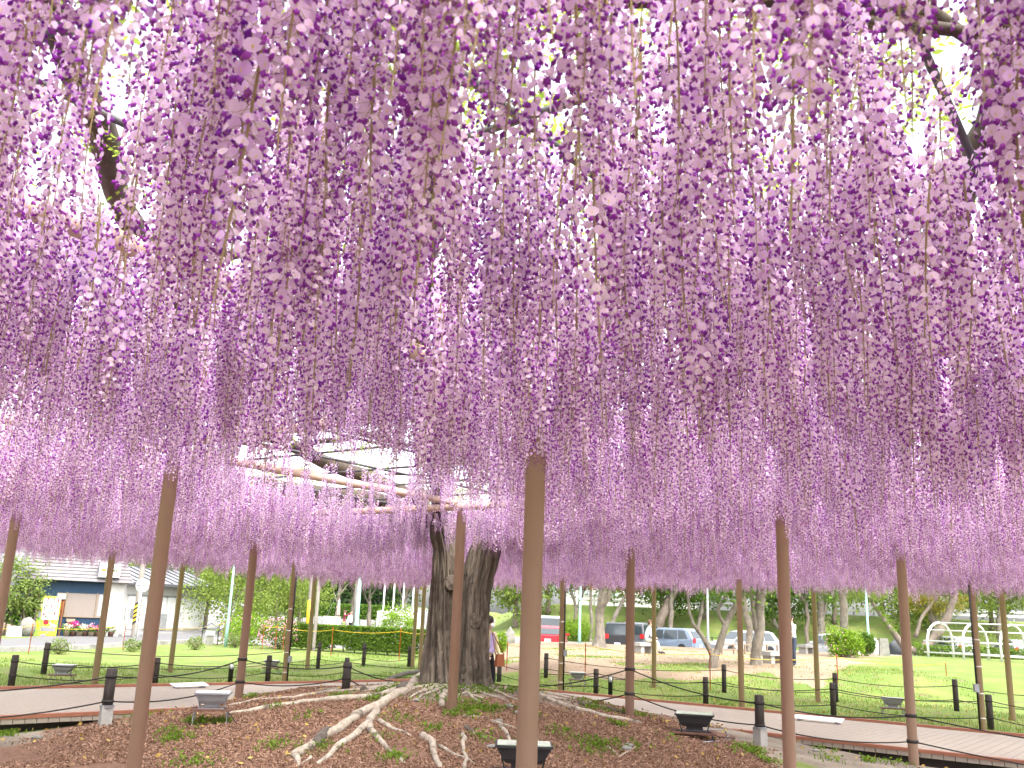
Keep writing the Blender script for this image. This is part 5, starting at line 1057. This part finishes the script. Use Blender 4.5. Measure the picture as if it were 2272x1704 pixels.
car(1370, 58, 'car_black', 'black boxy van parked behind the leaning slim tree', 1.45, 3.6, 1.6, 1.72, 'van')
car(1424, 60, 'car_grey', 'dark grey boxy van with side window behind the bench', 1.1, 3.7, 1.6, 1.75, 'van')
car(1486, 60, 'car_blue', 'pale blue hatchback with dark windows behind the upright trunk', 2.45, 4.2, 1.72, 1.5)
car(1650, 62, 'car_silver', 'silver car facing the lawn behind the twin trunked tree', PI+.25, 4.3, 1.74, 1.5)
car(1845, 62, 'car_white', 'white car behind the stout pale trunk', PI/2+.3, 4.2, 1.72, 1.48)
car(2112, 74, 'car_white', 'white car seen through the white arches near the spreading tree', PI/2+.1, 4.2, 1.72, 1.55)
car(2240, 74, 'car_silver', 'silver car seen through the far arches', PI/2, 4.2, 1.72, 1.5)
car(296, 66, 'car_white', 'white small van parked between the shop and the garage', 1.3, 3.4, 1.5, 1.8, 'van')

# ------------------------------------------------------------------ people
def person(lab, loc, rz, J, bones, mats, hair='hair_dark', scale=1.0, hair_long=.0):
    """J: joints name->(x,y,z,radius); bones: (a,b,material index)"""
    t = thing('person', lab, 'person', loc, rz); t.scale = [scale]*3
    names = list(J); me = bpy.data.meshes.new('body_cage'); me.from_pydata([J[k][:3] for k in names], [(names.index(a), names.index(b)) for a, b, _ in bones], [])
    o = bpy.data.objects.new('body_cage', me); COL.objects.link(o)
    sk = o.modifiers.new('skin', 'SKIN'); sk.branch_smoothing = .6
    for i, k in enumerate(names): me.skin_vertices[0].data[i].radius = (J[k][3], J[k][3]*(J[k][4] if len(J[k]) > 4 else 1)); 
    me.skin_vertices[0].data[names.index('pelvis')].use_root = True
    sb_ = o.modifiers.new('sub', 'SUBSURF'); sb_.levels = 2; sb_.render_levels = 2
    dg = bpy.context.evaluated_depsgraph_get(); nm = bpy.data.meshes.new_from_object(o.evaluated_get(dg)); bpy.data.objects.remove(o); nm.name = 'body'
    nm.materials.clear()
    for m in mats: nm.materials.append(MATS[m])
    seg = [(Vector(J[a][:3]), Vector(J[b][:3]), mi) for a, b, mi in bones]
    for pl in nm.polygons:
        c = Vector(pl.center); best = 9; mi_ = 0
        for a, b, mi in seg:
            ab = b-a; tt = max(0, min(1, (c-a).dot(ab)/max(ab.length_squared, 1e-9))); d_ = (c-(a+ab*tt)).length
            if d_ < best: best = d_; mi_ = mi
        pl.material_index = mi_; pl.use_smooth = True
    link('body', nm, t)
    h = Vector(J['head'][:3]); hm = MB().blob(h+Vector((0, .022, .035)), (.098, .112, .115), 14, 9, rough=.12, seed=2)
    if hair_long: hm.blob(h+Vector((0, .055, -.06)), (.092, .07, .16), 12, 8, rough=.12, seed=4)
    hm.build('hair', hair, t, True)
    f = MB(); f.blob(h+Vector((0, -.108, -.005)), (.014, .018, .02), 8, 6, rough=0); f.build('nose', 'skin', t, True)
    for s in (-1, 1): MB().blob(h+Vector((s*.034, -.092, .018)), (.012, .008, .007), 8, 6, rough=0).build('eye', 'hair_dark', t, True); MB().blob(h+Vector((s*.09, 0, .0)), (.012, .022, .032), 8, 6, rough=0).build('ear', 'skin', t, True)
    MB().blob(h+Vector((0, -.094, -.045)), (.024, .008, .006), 8, 6, rough=0).build('mouth', 'cloth_maroon', t, True)
    return t
# local frame: the person faces -Y
def standing(armL=((.20, -.02, 1.12), (.22, -.12, .88)), armR=((-.20, -.02, 1.12), (-.22, -.12, .88)), lean=0.0, step=.06):
    J = dict(pelvis=(0, 0, .92, .135, .8), spine=(0, lean*.3, 1.12, .130, .8), chest=(0, lean*.7, 1.32, .150, .72), neck=(0, lean, 1.46, .055), chin=(0, lean-.02, 1.53, .066), head=(0, lean-.02, 1.60, .098), crown=(0, lean-.0, 1.69, .06))
    B = [('pelvis', 'spine', 0), ('spine', 'chest', 0), ('chest', 'neck', 0), ('neck', 'chin', 2), ('chin', 'head', 2), ('head', 'crown', 2)]
    for s, nm, ar in ((1, 'l', armL), (-1, 'r', armR)):
        J['sh'+nm] = (s*.17, lean*.8, 1.39, .062); J['el'+nm] = (*ar[0], .047); J['wr'+nm] = (*ar[1], .034); e = Vector(ar[1]); d = (e-Vector(ar[0])).normalized(); h = e+d*.08; J['ha'+nm] = (*h, .038, .6); fg = h+d*.09; J['fi'+nm] = (*fg, .016); tb = h+d*.03+Vector((-s*.045, -.03, 0)); J['th'+nm] = (*tb, .011)
        J['hip'+nm] = (s*.09, 0, .88, .098); J['kn'+nm] = (s*.10, -step*s-.01, .49, .066); J['an'+nm] = (s*.10, -step*s+.03, .09, .042); J['to'+nm] = (s*.115, -step*s-.14, .035, .036)
        B += [('chest', 'sh'+nm, 0), ('sh'+nm, 'el'+nm, 0), ('el'+nm, 'wr'+nm, 0), ('wr'+nm, 'ha'+nm, 2), ('ha'+nm, 'fi'+nm, 2), ('ha'+nm, 'th'+nm, 2), ('pelvis', 'hip'+nm, 1), ('hip'+nm, 'kn'+nm, 1), ('kn'+nm, 'an'+nm, 1), ('an'+nm, 'to'+nm, 3)]
    return J, B
# by the trunk, with a shoulder bag
hp = D(1080, 1500, 18.4); g = Vector((hp.x, hp.y, bz(0, UX*hp.x+UY*hp.y)))
J, B = standing(armR=((-.23, .0, 1.12), (-.20, -.16, .98)), armL=((.23, -.02, 1.12), (.20, -.15, .95)))
pr = person('person in a yellow cardigan with a brown bag behind the wisteria trunk', g, .75, J, B, ['cloth_cream', 'cloth_black', 'skin', 'black_plastic'], scale=.93)
MB().blob((0, -.118, 1.545*1.0), (.058, .03, .05), 10, 7, rough=0).build('face_mask', 'cloth_white', pr, True)
MB().add([(-.06, -.125, 1.40), (.06, -.125, 1.40), (.08, -.135, 1.0), (-.08, -.135, 1.0)], [(0, 1, 2, 3)]).build('blouse', 'cloth_lilac', pr)
bg = thing('shoulder_bag', 'brown leather shoulder bag hanging at the yellow cardigan', 'bag', g+Vector((.235, -.13, .80)), .6); MB().box((0, 0, 0), (.19, .09, .22), taper=.8).build('pouch', 'bag_brown', bg); MB().tube([(-.1, 0, .1), (-.11, .06, .32), (-.13, .10, .52), (-.02, .08, .34), (.1, 0, .1)], .010, 6).build('strap', 'bag_brown', bg, True)
# seated on the block bench
gs = G(1440, 1452); g = Vector((G(1432, 1450).x, G(1432, 1450).y, gs.z))
J, B = standing()
for k in ('pelvis', 'spine', 'chest', 'neck', 'chin', 'head', 'crown', 'shl', 'shr'): v = J[k]; f = {'pelvis': 0, 'spine': -.03, 'chest': -.10}.get(k, -.19); J[k] = (v[0], v[1]+f, v[2]-.36, *v[3:])
for s, nm in ((1, 'l'), (-1, 'r')):
    J['el'+nm] = (s*.22, -.22, .74, .047); J['wr'+nm] = (s*.10, -.40, .66, .034); J['ha'+nm] = (s*.05, -.46, .64, .038, .6); J['fi'+nm] = (s*.01, -.53, .60, .016); J['th'+nm] = (s*.01, -.47, .68, .011)
    J['hip'+nm] = (s*.09, -.06, .54, .098); J['kn'+nm] = (s*.10, -.48, .52, .066); J['an'+nm] = (s*.10, -.52-.12*(s > 0), .10, .042); J['to'+nm] = (s*.115, -.70-.12*(s > 0), .04, .036)
person('person in a white shirt and beige trousers seated on the block bench', g, PI/2-.15, J, B, ['cloth_white', 'cloth_beige', 'skin', 'black_plastic'], 'hair_brown', .98)
# standing man, looking down
g = G(1776, 1479); J, B = standing(armL=((.2, -.16, 1.14), (.08, -.36, 1.12)), armR=((-.2, -.16, 1.14), (-.08, -.36, 1.12)), lean=-.06)
person('standing person in a white shirt and dark jeans beside the tall brown post', Vector((D(1762, 1479, g.y).x, g.y, g.z)), -PI/2+.4, J, B, ['cloth_white', 'cloth_jean', 'skin', 'black_plastic'], 'hair_dark', .98)
# far people behind the hedge
for (px, Y, mats, hair, lab, sc_, arms, dz, rz) in ((763, 62, ['cloth_maroon', 'cloth_olive', 'skin', 'black_plastic'], 'hair_brown', 'far person in a maroon top reaching up beside the tan wall', .95, True, 0, PI/2), (777, 64, ['cloth_white', 'cloth_black', 'skin', 'black_plastic'], 'hair_dark', 'far person in a white top standing behind the maroon one', .92, False, 0, .5), (749, 50, ['cloth_grey', 'cloth_beige', 'skin', 'black_plastic'], 'hair_dark', 'child in a dark cap standing on the tan wall', .60, False, 1.36, -PI/2)):
    p = D(px, 1385, Y); J, B = standing(armL=((.2, -.22, 1.40), (.16, -.40, 1.56)), armR=((-.2, -.22, 1.40), (-.16, -.40, 1.56))) if arms else standing()
    person(lab, (p.x, Y, gz(p.x, Y)+dz), rz, J, B, mats, hair, sc_)
